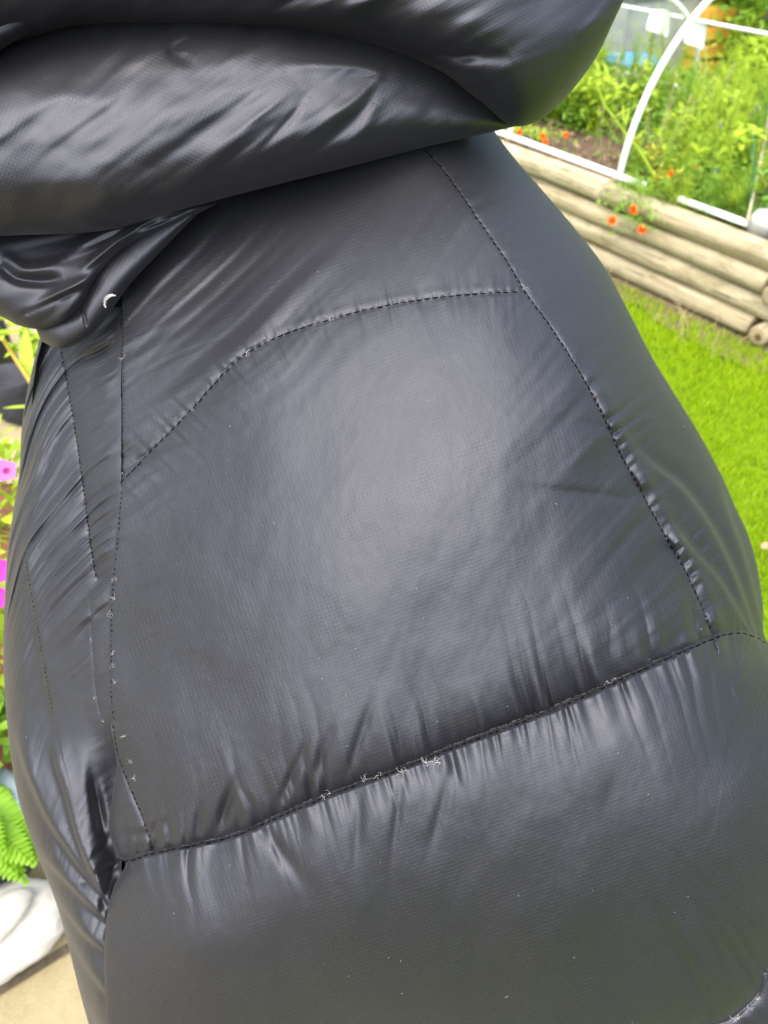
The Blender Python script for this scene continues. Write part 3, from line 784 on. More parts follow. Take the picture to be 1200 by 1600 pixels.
for tpt in tips:
    p = Plant(); tpt = np.array(tpt)-fo; b = np.array([0, 0, .14]); pts = []
    for i in range(15):
        t = i/14; pts.append(b*(1-t)**2+(b*.4+tpt*.6+np.array([0, 0, .16]))*2*t*(1-t)+tpt*t*t)
    p.stem([tuple(x) for x in pts], .0014, 0)
    for i in range(3, 15):
        for h_ in (0, .5):
            if i == 14 and h_: continue
            q = pts[i]*(1-h_)+(pts[min(14, i+1)])*h_; t = (i+h_)/14; dv = pts[min(14, i+1)]-pts[i-1]; dv /= np.linalg.norm(dv); sx = np.cross(dv, [0, 0, 1.]); sx /= np.linalg.norm(sx)
            L = .042*math.sin(math.pi*min(1, .12+t*.9))**.8+.006
            for s_ in (-1, 1): p.leaf(q, sx*s_+dv*.55, L, .0105, .25, 0, 3, .1)
    p.build('frond', [FERN], root)
# white ornament
fo = onz(18, 1480, .05); 
def ornament():
    n, m = 60, 90; vs = []
    for i in range(n):
        th = math.pi*i/(n-1)
        for j in range(m):
            a = 2*math.pi*j/m; d = np.array([math.sin(th)*math.cos(a), math.sin(th)*math.sin(a), math.cos(th)])
            e = np.array([.155, .098, .06]); k = 1.
            # a raised oval lobe on the top and a groove round it
            lx, ly = d[0]*e[0]-.03, d[1]*e[1]+.012
            lxr = lx*math.cos(.5)+ly*math.sin(.5); lyr = -lx*math.sin(.5)+ly*math.cos(.5)
            rr_ = math.hypot(lxr/.075, lyr/.038)
            up = max(0., d[2])
            k += up*(.34*math.exp(-rr_**4) - .22*math.exp(-((rr_-1.15)/.2)**2))
            rr2 = math.hypot((d[0]*e[0]+.08)/.05, (d[1]*e[1]-.0)/.055); k += up*(.16*math.exp(-rr2**4)-.08*math.exp(-((rr2-1.2)/.2)**2))
            k += .05*float(fbm2(np.array(d[0]*3), np.array(d[1]*3+d[2]), 4))+.012*float(noise2(np.array(d[0]*14), np.array(d[1]*14+d[2]*6), 8))
            vs.append(d*e*k)
    return vs, grid_faces(n, m, True)
v, f = ornament()
o = mesh_obj('garden_ornament', v, f, mat_simple('white_stone', (.50, .48, .43), .75, .3, .06, 25, .3, 70, .002)); o.scale = (.9, .9, 1.0); o.location = (fo[0]-.05, fo[1]+.02, .045); o.rotation_euler = (0, 0, R(28))
tag(o, 'smooth white carved stone ornament lying on the paving by the fern pot', 'ornament')

# ================================================================== THE PERSON IN THE PUFFER JACKET
person = empty('person', (0, .40, 0)); tag(person, 'person leaning forward in a shiny black quilted puffer jacket, seen close up from behind', 'person')
bpy.context.view_layer.update()
PO = np.array(person.location[:])
def add_part(name, V, Fq, parent=None, uv=None, off=PO):
    N = vnormals(V, Fq); return fast_mesh(name, V-off, Fq, NYLON, parent or person, uv, N)

# --- seams on the back of the jacket (traced on its surface)
S_RV = [(650, 215), (665, 235), (700, 275), (745, 340), (790, 405), (820, 455), (860, 510), (905, 580), (940, 645), (970, 710), (1000, 765), (1035, 830), (1070, 890), (1095, 945), (1113, 993)]
S_ARC = [(186, 757), (215, 727), (250, 690), (290, 650), (330, 605), (358, 575), (385, 552), (440, 524), (515, 499), (600, 478), (700, 463), (820, 455)]
S_BOT = [(190, 1345), (240, 1330), (330, 1312), (380, 1298), (420, 1280), (500, 1245), (600, 1208), (720, 1160), (840, 1115), (900, 1090), (960, 1063), (1050, 1022), (1113, 995), (1150, 985), (1175, 990), (1200, 1004), (1240, 1036), (1330, 1120), (1420, 1260)]
S_BR = [(1240, 1440), (1200, 1505), (1188, 1545), (1165, 1572), (1130, 1597), (1070, 1610), (1000, 1660), (940, 1760)]
S_LC = spline([(176, 1130), (185, 1180), (203, 1230), (222, 1275), (239, 1329)], 30)[:, :2]
S_RV, S_ARC, S_BOT, S_BR = [spline(s, 70)[:, :2] for s in (S_RV, S_ARC, S_BOT, S_BR)]
LEFT_EDGE = [(192, 300), (192, 440), (190, 520), (191, 640), (190, 755), (182, 830), (172, 920), (170, 1000), (170, 1080), (174, 1140), (182, 1195), (176, 1240), (170, 1290), (182, 1335), (196, 1350), (178, 1385), (167, 1430), (163, 1500), (166, 1600), (175, 1700), (195, 1850)]
RIGHT_EDGE = [(738, 100), (765, 190), (800, 242), (850, 300), (905, 365), (945, 418), (985, 492), (1020, 560), (1055, 617), (1095, 682), (1127, 742), (1148, 790), (1170, 838), (1184, 890), (1192, 945), (1197, 1000), (1240, 1030), (1310, 1090), (1370, 1200), (1410, 1350), (1420, 1560)]
depthM = tps([(760, 200, .60), (500, 280, .585), (250, 400, .60), (190, 460, .61), (330, 450, .575),
              (200, 755, .562), (300, 640, .542), (400, 540, .522), (600, 480, .502), (820, 455, .512), (960, 440, .56),
              (200, 1000, .540), (300, 900, .505), (400, 850, .480), (620, 750, .457), (800, 650, .466), (950, 650, .497), (1100, 700, .57), (600, 600, .477), (780, 850, .452), (1000, 900, .482),
              (200, 1300, .525), (300, 1200, .495), (400, 1150, .474), (620, 1050, .450), (850, 950, .450), (1100, 990, .492), (1190, 960, .56),
              (200, 1500, .525), (300, 1480, .496), (450, 1450, .480), (620, 1400, .464), (850, 1320, .456), (1150, 1250, .468), (1350, 1250, .53),
              (620, 1230, .448), (900, 1150, .446), (200, 1800, .58), (620, 1600, .510), (300, 1620, .525), (620, 1760, .57), (1000, 1650, .515), (1350, 1600, .55)])

def build_main():
    n, m = 640, 620
    A = spline(LEFT_EDGE, n); B = spline(RIGHT_EDGE, n)
    s = np.linspace(0, 1, m); s = s + .035*np.sin(2*np.pi*s)*-1*0
    s = 1-(1-s)**1.12
    X = A[:, :1]*(1-s)+B[:, :1]*s; Y = A[:, 1:2]*(1-s)+B[:, 1:2]*s
    Y = Y - 26*np.sin(np.pi*s)[None, :]*0
    D = depthM(X, Y)
    # roll-off to the silhouettes
    dr = np.abs(B[:, :1]-X); wr = 130.
    u = np.clip(1-dr/wr, 0, 1); D = D + .075*(1-np.sqrt(np.clip(1-u**2.2, 0, 1)))*(1-.6*sstep(1000, 1080, Y))
    dl = np.abs(X-A[:, :1]); low = sstep(1130, 1220, Y); wl = 26+40*low
    u = np.clip(1-dl/wl, 0, 1); D = D + .0012*(1-low)*np.exp(-dl/7.) + (.0004+.018*low*(1-.65*sstep(1390, 1480, Y)))*(1-np.sqrt(np.clip(1-u**2, 0, 1)))
    # ---- seams
    H = np.zeros_like(D)                                   # + towards the viewer
    d, sd_, a, T = pdist(X, Y, S_RV); t = a/T              # side +1 = left/below? resolved below
    isright = sd_ < 0
    amp = .0006+.0085*sstep(.35, 1, t)
    H -= amp*np.exp(-d/(10+22*t)) + .0009*np.exp(-(d/3.)**2)*(1+.5*np.cos(2*np.pi*(a-6.7)/10.))
    # crisp lip and gathers on the right side, softer long ones on the left
    g = sstep(.38, .62, t)
    ph = a/21.+d*.010
    gather = 1.6*np.abs(noise1(ph, 3))-.6+.5*noise1(ph*2.1+3, 5)
    H += np.where(isright, 1, 0)*.0052*g*gather*np.exp(-d/34.)*(1-np.exp(-d/4.))
    H += np.where(isright, 1, 0)*.0036*g*np.exp(-((d-17)/11.)**2)*(1+.5*noise1(a/26., 9))
    ph2 = a/30.-d*.012
    H += np.where(isright, 0, 1)*(.0014+.0018*g)*(noise1(ph2, 13)+.6*noise1(ph2*2.3, 14))*np.exp(-d/70.)*(1-np.exp(-d/8.))*(.45+.55*sstep(.0, .2, t))
    H += np.where(isright, 1, 0)*.0012*noise1(a/14.-d*.01, 31)*np.exp(-d/40.)*(1-np.exp(-d/5.))
    # single deeper dimple left of the seam
    dd = np.hypot((X-925)/75, (Y-773-.1*(X-925))/9.); H -= .0026*np.exp(-dd**2)
    dd = np.hypot((X-930)/60, (Y-665-.15*(X-930))/9.); H -= .0014*np.exp(-dd**2)
    # ---- arc seam: flat fold with a raised lip above
    d, sd_, a, T = pdist(X, Y, S_ARC); t = a/T
    above = sd_ < 0
    H -= .0030*np.exp(-d/30.)*(1-.3*t) + .0009*np.exp(-(d/3.)**2)*(1+.5*np.cos(2*np.pi*(a-7.7)/12.5))
    H += np.where(above, .0005, -.0001)*np.exp(-((d-9)/6.)**2)*(1+.5*noise1(a/13., 4))
    H += (.0017*noise1(a/16.+np.where(above, .012, -.012)*d, 21)+.0010*noise1(a/7., 22))*np.exp(-d/24.)*(1-np.exp(-d/3.))
    # ---- bottom seam: deep quilting with long puckers
    d, sd_, a, T = pdist(X, Y, S_BOT); t = a/T
    above = sd_ < 0
    low = np.where(above, 0., 1.)
    H -= .0225*np.where(above, .42*np.exp(-d/34.)+.58*np.exp(-d/105.), .78*np.exp(-d/58.)+.22*np.exp(-d/4.5))*(.55+.45*sstep(0, .12, t)) + .0008*np.exp(-d/4.)*(1+.5*np.cos(2*np.pi*(a-6.5)/11.))
    ampn = .8+.3*noise1(a/110., 44)
    for wl_, ln, am, sdn, sl in ((48., 85., .0050, 51, .10), (25., 52., .0046, 52, .16), (12., 26., .0028, 53, .1)):
        ph = (a+np.where(above, -1, 1)*sl*d)/wl_
        nz = noise1(ph+.35*noise2(X/80., Y/80., 6), sdn+7*low)
        nz = np.sign(nz)*np.abs(nz)**1.1 if wl_ > 30 else (np.abs(nz)*2.4-.8)
        H += am*ampn*(.85-.15*low)*nz*np.exp(-d/ln)*(1-.75*np.exp(-d/4.))
    H += low*.0016*np.exp(-((d-7)/6.)**2)
    H += low*.0028*np.exp(-d/46.)*(1-np.exp(-d/6.))*np.maximum(0, noise1(a/22., 71))*sstep(.12, .3, t)*(1-sstep(.5, .7, t))
    # deeper pinches in the left end
    for (cx, cy, ax, ay, ang, am) in ((352, 1265, 38, 9, 1.25, .006), (310, 1290, 30, 8, 1.5, .004), (455, 1215, 50, 8, 1.15, .003), (500, 1190, 60, 9, 1.2, .0022), (560, 1160, 60, 8, 1.25, .0024), (265, 1300, 40, 8, 1.7, .003), (430, 1320, 60, 12, 2.2, .004), (560, 1290, 60, 9, 1.5, .002), (620, 1280, 70, 8, 1.45, .0022), (690, 1260, 70, 9, 1.3, .002)):
        ux, uy = math.cos(ang), -math.sin(ang); p_ = (X-cx)*ux+(Y-cy)*uy; q_ = -(X-cx)*uy+(Y-cy)*ux
        H -= am*np.exp(-(p_/ax)**2-(q_/ay)**2)
    d, sd_, a, T = pdist(X, Y, S_LC); H -= .0030*np.exp(-d/12.)+.0012*np.exp(-d/3.)
    H += .0016*noise1(a/13.+d*.02, 87)*np.exp(-d/26.)*(1-np.exp(-d/3.))
    # ---- corner seam, bottom right
    d, sd_, a, T = pdist(X, Y, S_BR)
    up_ = sd_ > 0
    H -= .008*np.exp(-d/34.)+.003*np.exp(-d/6.)
    nz = noise1((a+.25*d)/30., 81)+.6*noise1((a+.2*d)/14., 82)
    H += .0024*nz*np.exp(-d/100.)*(1-np.exp(-d/8.))
    for (cx, cy, ax, ay, ang, am) in ((1075, 1520, 90, 12, -1.1, .0045), (1150, 1500, 55, 8, -1.0, .004), (1165, 1480, 40, 6, -1.0, .003), (1110, 1470, 60, 10, -1.15, .002), (960, 1560, 70, 9, -1.15, .002), (1010, 1500, 70, 10, -1.15, .0015)):
        ux, uy = math.cos(ang), -math.sin(ang); p_ = (X-cx)*ux+(Y-cy)*uy; q_ = -(X-cx)*uy+(Y-cy)*ux
        H -= am*np.exp(-(p_/ax)**2-(q_/ay)**2)
    # ---- long folds in the right-hand strip towards the silhouette
    for k, (pl, am, wd) in enumerate((([(985, 690), (1020, 725), (1065, 760), (1110, 820), (1150, 900), (1180, 985)], .0075, 13.), ([(1040, 800), (1075, 850), (1120, 900), (1160, 965)], .0055, 13.), ([(1120, 735), (1140, 800), (1165, 870), (1188, 960)], .0075, 12.), ([(1010, 560), (1040, 610), (1085, 680), (1120, 745)], .0012, 7.))):
        d, sd_, a, T = pdist(X, Y, spline(pl, 30)); e = sstep(0, .25, a/T)
        H += am*e*np.where(sd_ < 0, -np.exp(-(d/(wd*1.6))**2)*(1-np.exp(-d/3)), np.exp(-d/(wd*2.2))*(1-np.exp(-d/3)))
    # ---- fine diagonal folds crossing from the sleeve side
    dl = X-A[:, :1]
    ph = (Y+120*np.log(np.maximum(X-20, 5)))/17.+.6*noise2(X/120., Y/120., 61)
    env = np.exp(-dl/85.)*sstep(430, 520, Y)*(1-sstep(760, 1120, Y)*.75)*(1-sstep(1150, 1250, Y))
    H += .0030*env*(noise1(ph, 62)+.5*noise1(ph*2.2, 63))*(.6+.6*noise2(X/60., Y/60., 64))
    ph = (Y+.9*X)/30.+.8*noise2(X/140., Y/140., 65)
    env = np.exp(-((X-330)/150.)**2)*np.exp(-((Y-470)/120.)**2)
    H += .0034*env*(noise1(ph, 66)+.4*noise1(ph*2, 67))
    # broad irregularity of the down filling
    H += .0022*fbm2(X/170., Y/200., 91, 2)+.0005*fbm2(X/70.+.3*Y/70., Y/95., 92, 2)
    H += .00012*fbm2(X/14., Y/22., 95, 2)
    H += .0004*noise2((X*.9+Y*.4)/34., (Y*.9-X*.4)/120., 96)*(.6+.6*noise2(X/150., Y/150., 97))
    D = D-H
    V = P(X, Y, D).reshape(-1, 3)
    ang = R(19); ux = (X*math.cos(ang)-Y*math.sin(ang))*.385; vy = (X*math.sin(ang)+Y*math.cos(ang))*.385
    uv = np.stack([ux, vy], -1).reshape(-1, 2)
    Fq = grid_faces(n, m)[:, ::-1].copy()
    # split into the sewn panels
    cX = (X[:-1, :-1]+X[1:, 1:])/2; cY = (Y[:-1, :-1]+Y[1:, 1:])/2
    _, sR, _, _ = pdist(cX, cY, np.vstack([S_RV, [(1116, 1003)]]))
    arc_ext = np.vstack([[(100, 840)], S_ARC, [(824, 456)]]); _, sA, _, _ = pdist(cX, cY, arc_ext)
    _, sB, _, _ = pdist(cX, cY, np.vstack([[(60, 1370)], S_BOT, [(1500, 1400)]])); _, sC, _, _ = pdist(cX, cY, S_BR)
    up = (sB < 0); right = up & (sR < 0); corner = (~up) & (sC < 0)
    up, right, corner = up.ravel(), right.ravel(), corner.ravel(); ab = (sA < 0).ravel()
    N = vnormals(V, Fq)
    panels = [('shoulder_panel', up & ~right & ab, 'smooth black quilted panel under the hood'), ('back_panel', up & ~right & ~ab, 'large puffed black quilted panel'),
              ('side_panel', right, 'narrow black side panel gathered along its seam'), ('lower_back_panel', (~up) & ~corner, 'wide black quilted panel below the deep seam'), ('corner_panel', corner, None)]
    shell = None; objs = []
    for nm, mk, lb in panels:
        if mk.sum() == 0: continue
        o = fast_mesh(nm, V-PO, Fq[mk], NYLON, jacket, uv, N)
        if lb: o['label'] = lb
        objs.append(o)
    def skirt(name, ex, ey, ed, cx, cy, k=9, step=.022, inn=.022):
        ex, ey, ed = np.asarray(ex), np.asarray(ey), np.asarray(ed); rows = []
        for i in range(k):
            f_ = inn*i*.35 if i < 3 else inn*(i-2)*1.2
            rows.append(P(ex+(cx-ex)*f_, ey+(cy-ey)*f_, ed+step*i+.0005))
        V_ = np.stack(rows).reshape(-1, 3); Fs = grid_faces(k, len(ex)); o_ = fast_mesh(name, V_-PO, Fs, NYLON, jacket, np.stack([np.tile(ex*.4, k), np.repeat(np.arange(k)*20., len(ex))], 1), vnormals(V_, Fs)); return o_
    skirt('side_return', X[::4, -1], Y[::4, -1], D[::4, -1], 640, 900)
    skirt('hem', X[-1, ::4], Y[-1, ::4], D[-1, ::4], 700, 1300, 10, .02, .05)
    return X, Y, D, A, B

# --- the hidden far side of the jacket closes the body
def build_shell():
    Ls = spline([(150, 300), (100, 440), (58, 560), (45, 700), (30, 850), (22, 1000), (28, 1150), (60, 1300), (110, 1450), (165, 1600), (260, 1850)], 40)
    Rs = spline([(700, 150), (800, 270), (900, 390), (975, 510), (1050, 640), (1110, 760), (1155, 870), (1180, 1000), (1240, 1120), (1330, 1350), (1360, 1600)], 40)
    m = 28; th = np.linspace(0, 1, m); V = []
    for i in range(40):
        x = Ls[i, 0]*(1-th)+Rs[i, 0]*th; y = Ls[i, 1]*(1-th)+Rs[i, 1]*th
        sh = np.sqrt(np.clip(1-(2*th-1)**2, 0, 1)); V.append(P(x, y, .665-.02*sh*0+.17*sh))
    V = np.array(V).reshape(-1, 3); Fq = grid_faces(40, m)
    k = len(V); ctop = V[:m].mean(0); cbot = V[-m:].mean(0)
    me_faces = Fq
    uv = np.stack([np.tile(th*300, 40), np.repeat(np.arange(40)*12., m)], 1)
    N = vnormals(V, Fq)
    return fast_mesh('jacket', V-PO, Fq, NYLON, person, uv, N)
jacket = build_shell(); jacket['label'] = 'shiny black down jacket with deep quilting seams'
MX, MY, MD, MA, MB = build_main()

def surf(X, Y):
    """depth of the built back surface near a point (nearest vertex)"""
    out = []
    for x, y in zip(np.atleast_1d(X), np.atleast_1d(Y)):
        k = np.argmin((MX-x)**2+(MY-y)**2); out.append(MD.ravel()[k])
    return np.array(out)

# --- left flank: the gathered sleeve-side panels
FOLDS = [[(34, 842), (42, 900), (60, 1000), (82, 1120), (92, 1160)],
         [(14, 1120), (37, 1200), (50, 1232), (75, 1285), (100, 1322), (125, 1358), (170, 1412)],
         [(80, 1150), (87, 1200), (102, 1245), (116, 1300), (135, 1350), (170, 1418)],
         [(40, 1290), (52, 1322), (75, 1350), (105, 1381), (135, 1412), (175, 1450)],
         [(70, 1370), (82, 1398), (100, 1422), (130, 1460), (175, 1498)],
         [(88, 1420), (100, 1450), (120, 1487), (140, 1520), (175, 1565)],
         [(112, 1500), (125, 1550), (145, 1590), (165, 1640)]]
def build_flank():
    n, m = 620, 170
    A = spline([(72, 480), (64, 520), (52, 570), (40, 625), (33, 680), (30, 740), (22, 790), (13, 850), (8, 920), (5, 1000), (6, 1060), (10, 1120), (18, 1190), (32, 1260), (56, 1330), (84, 1400), (102, 1460), (122, 1540), (142, 1612), (180, 1740), (220, 1850)], n)
    Bx = np.interp(A[:, 1], [480, 700, 900, 1100, 1250, 1350, 1850], [205, 206, 196, 196, 215, 225, 320])
    s = np.linspace(0, 1, m)**1.15
    X = A[:, :1]*(1-s)+Bx[:, None]*s; Y = A[:, 1:2]*np.ones_like(s)
    edge = depthM(np.interp(Y, [480, 1100, 1850], [192, 172, 190]), Y)
    t = np.clip((X-A[:, :1])/(190-A[:, :1]*.999), 0, 1.3)
    cav = sstep(1100, 1230, Y)
    D = edge+.0012+(.075-.02*cav)*(1-t)**1.15+.014*cav*sstep(.3, 1., t)*(1-sstep(1420, 1650, Y)*.5)
    u = np.clip(1-(X-A[:, :1])/34., 0, 1); D = D+.04*(1-np.sqrt(np.clip(1-u**2, 0, 1)))
    D = D+.012*sstep(1.0, 1.08, t)+.021*cav*sstep(.62, 1.0, t)*(1-.65*sstep(1370, 1460, Y))
    H = np.zeros_like(D)
    # sweeping gathers
    ph = (Y+118*np.log(np.maximum(X-A[:, :1]*.85+12, 4)))/19.+.9*noise2(X/90., Y/160., 61)
    r_ = noise1(ph, 62)+.55*noise1(ph*2.3, 63)
    env = (.35+.65*sstep(460, 560, Y))*(1-.86*sstep(820, 1130, Y))
    H += .0048*env*r_*(1-sstep(.80, 1.0, t))*(.75+.5*noise2(X/45., Y/90., 66))
    ph3 = (Y+118*np.log(np.maximum(X-A[:, :1]*.85+12, 4)))/9.; H += .0009*env*noise1(ph3, 68)*(1-sstep(.80, 1.0, t))
    # vertical quilting seam
    for pl, am, w_ in (([(94, 540), (105, 600), (117, 670), (130, 760), (140, 840), (150, 902)], .0045, 16.), ([(140, 930), (144, 1000), (150, 1080), (160, 1130)], .0003, 14.)):
        d, sd_, a, T = pdist(X, Y, spline(pl, 40)); H -= am*np.exp(-d/w_)+.0004*np.exp(-(d/2.5)**2)
        H += .0009*noise1(a/12., 77)*np.exp(-d/16.)
    for k, pl in enumerate(FOLDS):
        c = spline(pl, 40); d, sd_, a, T = pdist(X, Y, c); e = sstep(0, .18, a/T)*(1 if k else .35)*(1-.7*sstep(.75, 1., a/T))
        H += e*np.where(sd_ < 0, .0080*np.exp(-d/30.)*(1-np.exp(-d/3.5)), -.0070*np.exp(-d/34.)*(1-np.exp(-d/3.5)))
    H += .0012*fbm2(X/70., Y/160., 93, 2)+.00012*fbm2(X/12., Y/22., 95, 2)
    for (cx, cy, ax, ay, ang, am) in ((154, 1262, 48, 9, 1.75, .008), (165, 1360, 45, 7, .45, .004), (150, 1335, 45, 6, .9, .002), (165, 1395, 40, 6, 1.3, .003)):
        ux, uy = math.cos(ang), -math.sin(ang); p_ = (X-cx)*ux+(Y-cy)*uy; q_ = -(X-cx)*uy+(Y-cy)*ux
        H -= am*np.exp(-(p_/ax)**2-(q_/ay)**2)
    D = D-H; V = P(X, Y, D).reshape(-1, 3)
    ang = R(50); ux = (X*math.cos(ang)-Y*math.sin(ang))*.42; vy = (X*math.sin(ang)+Y*math.cos(ang))*.42
    uv = np.stack([ux, vy], -1).reshape(-1, 2); Fq = grid_faces(n, m)[:, ::-1].copy(); N = vnormals(V, Fq)
    cY = ((Y[:-1, :-1]+Y[1:, 1:])/2).ravel(); cX = ((X[:-1, :-1]+X[1:, 1:])/2).ravel()
    _, s0, _, _ = pdist(cX, cY, np.vstack([[(94, 300)], spline([(94, 540), (105, 600), (117, 670), (130, 760), (140, 840), (150, 902), (152, 1060), (165, 1300), (200, 1900)], 40)[:, :2]]))
    ex, ey, ed = X[::4, 0], Y[::4, 0], D[::4, 0]; rows = [P(ex+(640-ex)*(.008*i if i < 3 else .026*(i-2)), ey, ed+.0005+.02*i) for i in range(8)]
    V_ = np.stack(rows).reshape(-1, 3); Fs = grid_faces(8, len(ex))[:, ::-1].copy(); fast_mesh('side_return', V_-PO, Fs, NYLON, jacket, np.zeros((len(V_), 2)), vnormals(V_, Fs))
    for mk, nm, lb in ((s0 > 0, 'flank_panel', 'finely gathered black panel along the left side'), (s0 < 0, 'gusset_panel', 'narrow gathered black strip beside the back panel')):
        o = fast_mesh(nm, V-PO, Fq[mk], NYLON, jacket, uv, N); o['label'] = lb
    return X, Y, D
FX, FY, FD = build_flank()

# --- puffed sheets for the hood and collar
def puff(name, A, B, bulge, parent, n=300, m=160, wr=None, endA=.0, endB=.0, label=None, pw=2., ang=20, back=.5, sq=1.0):
    """closed padded piece between two edge curves given as (x, y, depth)"""
    A = spline(A, n); B = spline(B, n)
    s = (1-np.cos(np.linspace(0, math.pi, m)))/2
    X = A[:, :1]*(1-s)+B[:, :1]*s; Y = A[:, 1:2]*(1-s)+B[:, 1:2]*s; D0 = A[:, 2:3]*(1-s)+B[:, 2:3]*s
    prof = np.sqrt(np.clip(1-np.abs(2*s-1)**pw, 0, 1))[None, :]
    tt = np.linspace(0, 1, n)[:, None]
    if callable(bulge): bl = bulge(tt)
    else: bl = bulge
    endf = np.ones_like(tt)
    if endA: endf = endf*np.sqrt(np.clip(1-(1-np.clip(tt/endA, 0, 1))**2, 0, 1))
    if endB: endf = endf*np.sqrt(np.clip(1-(1-np.clip((1-tt)/endB, 0, 1))**2, 0, 1))
    H = bl*prof*endf
    W = wr(X, Y, tt, s[None, :])*np.minimum(1, prof*1.6)*endf if wr is not None else 0
    Df = D0-H-W; Db = D0+back*H
    Vf = P(X, Y, Df).reshape(-1, 3); Vb = P(X, Y, Db).reshape(-1, 3); Fq = grid_faces(n, m)
    V = np.concatenate([Vf, Vb]); Fa = np.concatenate([Fq[:, ::-1], Fq+len(Vf)])
    # orientation: outward
    a_ = R(ang); ux = (X*math.cos(a_)-Y*math.sin(a_))*.4; vy = (X*math.sin(a_)+Y*math.cos(a_))*.4
    uv = np.stack([ux, vy], -1).reshape(-1, 2); uv = np.concatenate([uv, uv])
    N = vnormals(V, Fa)
    # make sure front normals face the camera
    mid = (n//2)*m+m//2
    if np.dot(N[mid], CAM-Vf[mid]) < 0: Fa = Fa[:, ::-1].copy(); N = -N
    o = fast_mesh(name, V-PO, Fa, NYLON, parent, uv, N)
    if label: o['label'] = label
    return o, X, Y, Df
def wrinkles(lines):
    def f(X, Y, tt, s):
        H = np.zeros(X.shape)
        for pl, am, w_ in lines:
            c = spline(pl, 24)[:, :2]; d, sd_, a, T = pdist(X, Y, c); e = np.sin(np.pi*np.clip(a/T, .02, .98))**.6
            H += am*e*np.exp(-(d/w_)**2)
        return H
    return f

# main hood roll
def wr1(X, Y, tt, s):
    H = .0032*fbm2(X/190.+Y/300., Y/90., 12, 2)+.0007*fbm2(X/60., Y/45., 15, 2)
    uu = (X*.80-Y*.60); vv = (X*.60+Y*.80); wp_ = noise2(X/110., Y/110., 41)
    H += .0011*noise2(uu/150., vv/19.+.5*wp_, 42)*(.6+.6*wp_)
    H += .0005*noise2(uu/60.+.3*wp_, vv/9., 43)*sstep(100, 420, X)*(.6+.5*noise2(X/80., Y/80., 48))
    u = X*.83+Y*-.56; v = X*.56+Y*.83
    H += .0010*noise1(v/26.+.8*noise2(X/160., Y/120., 5), 17)*np.exp(-((Y-230)/110.)**2)*sstep(120, 300, X)*(1-sstep(640, 760, X))
    # gathers near its top seam
    tp = s*np.ones_like(X)
    H += .0028*noise1(X/24., 19)*np.exp(-tp/.16)*(1-np.exp(-tp/.03))*sstep(180, 260, X)
    H += .0022*noise1(X/11.+Y/60., 20)*np.exp(-tp/.10)*sstep(480, 620, X)
    H += wrinkles([([(0, 178), (60, 160), (120, 150), (190, 165)], .0015, 18.), ([(0, 200), (80, 205), (160, 190)], -.001, 18.),
                   ([(300, 100), (270, 80), (300, 60)], -.004, 9.), ([(350, 100), (430, 60), (470, 55)], .003, 12.),
                   ([(440, 105), (500, 100), (590, 112), (560, 150), (480, 210)], .0028, 10.), ([(590, 120), (570, 170), (500, 230), (430, 270)], -.0022, 10.),
                   ([(240, 320), (330, 250), (430, 160), (470, 130)], .0026, 14.), ([(180, 290), (280, 230), (380, 170)], -.0016, 12.),
                   ([(520, 250), (570, 200), (590, 160)], .0022, 10.), ([(400, 240), (450, 190), (480, 150)], -.0018, 7.),
                   ([(700, 130), (680, 160), (660, 190)], -.002, 14.), ([(760, 170), (740, 185), (700, 205)], .003, 14.)])(X, Y, tt, s)
    return H
hood, HX, HY, HD = puff('hood', [(-110, 90, .575), (0, 62, .568), (60, 22, .575), (130, 4, .578), (260, 2, .58), (400, 6, .582), (560, 32, .59), (680, 80, .60), (750, 130, .612), (798, 178, .62)],
     [(-110, 378, .575), (0, 369, .575), (150, 362, .576), (230, 345, .578), (320, 318, .580), (430, 289, .58), (540, 262, .585), (660, 231, .59), (740, 213, .60), (804, 198, .61)],
     lambda t: .075-.035*sstep(.6, 1, t), person, 560, 240, wr1, 0, .16, 'bunched black padded hood, its lower roll', 2.2, -22)
hood.location = (0, 0, 0)
def wr2(X, Y, tt, s):
    H = .005*fbm2(X/260., Y/120., 22, 2)+.0008*fbm2(X/60.+Y/40., Y/50., 25, 2)
    uu = (X*.86-Y*.5); vv = (X*.5+Y*.86); wp_ = noise2(X/110., Y/110., 46)
    H += .0010*noise2(uu/150., vv/22.+.5*wp_, 47)*(1-sstep(700, 860, X))
    H += wrinkles([([(200, 20), (330, 30), (470, 20), (560, 0)], .004, 14.), ([(130, 60), (260, 35), (420, 36), (600, 60)], -.004, 10.), ([(580, 60), (680, 82), (780, 88), (800, 80)], -.006, 12.), ([(600, 85), (690, 110), (760, 112)], .004, 14.), ([(500, 40), (560, 10), (640, -30)], .004, 12.), ([(640, 40), (700, 10), (760, -20)], .0025, 14.), ([(420, 20), (470, -10), (540, -40)], -.004, 10.), ([(900, 60), (930, 30), (960, -10)], .002, 8.)])(X, Y, tt, s)
    return H
puff('hood_fold', [(-110, -260, .60), (150, -280, .60), (400, -280, .60), (650, -270, .61), (850, -250, .62), (960, -200, .63), (1000, -150, .63), (1010, -100, .63), (1005, -60, .63), (990, -20, .63)],
     [(-110, 150, .565), (0, 80, .565), (60, 62, .568), (130, 46, .57), (260, 46, .57), (400, 50, .57), (560, 72, .575), (680, 112, .585), (745, 158, .595), (797, 196, .605), (838, 190, .61), (876, 160, .615), (906, 126, .62), (936, 82, .625), (962, 24, .63), (975, -10, .63)],
     lambda t: .11-.055*sstep(.62, 1, t), hood, 560, 220, wr2, 0, .03, 'upper fold of the hood curving round to the right', 2.4, 28)
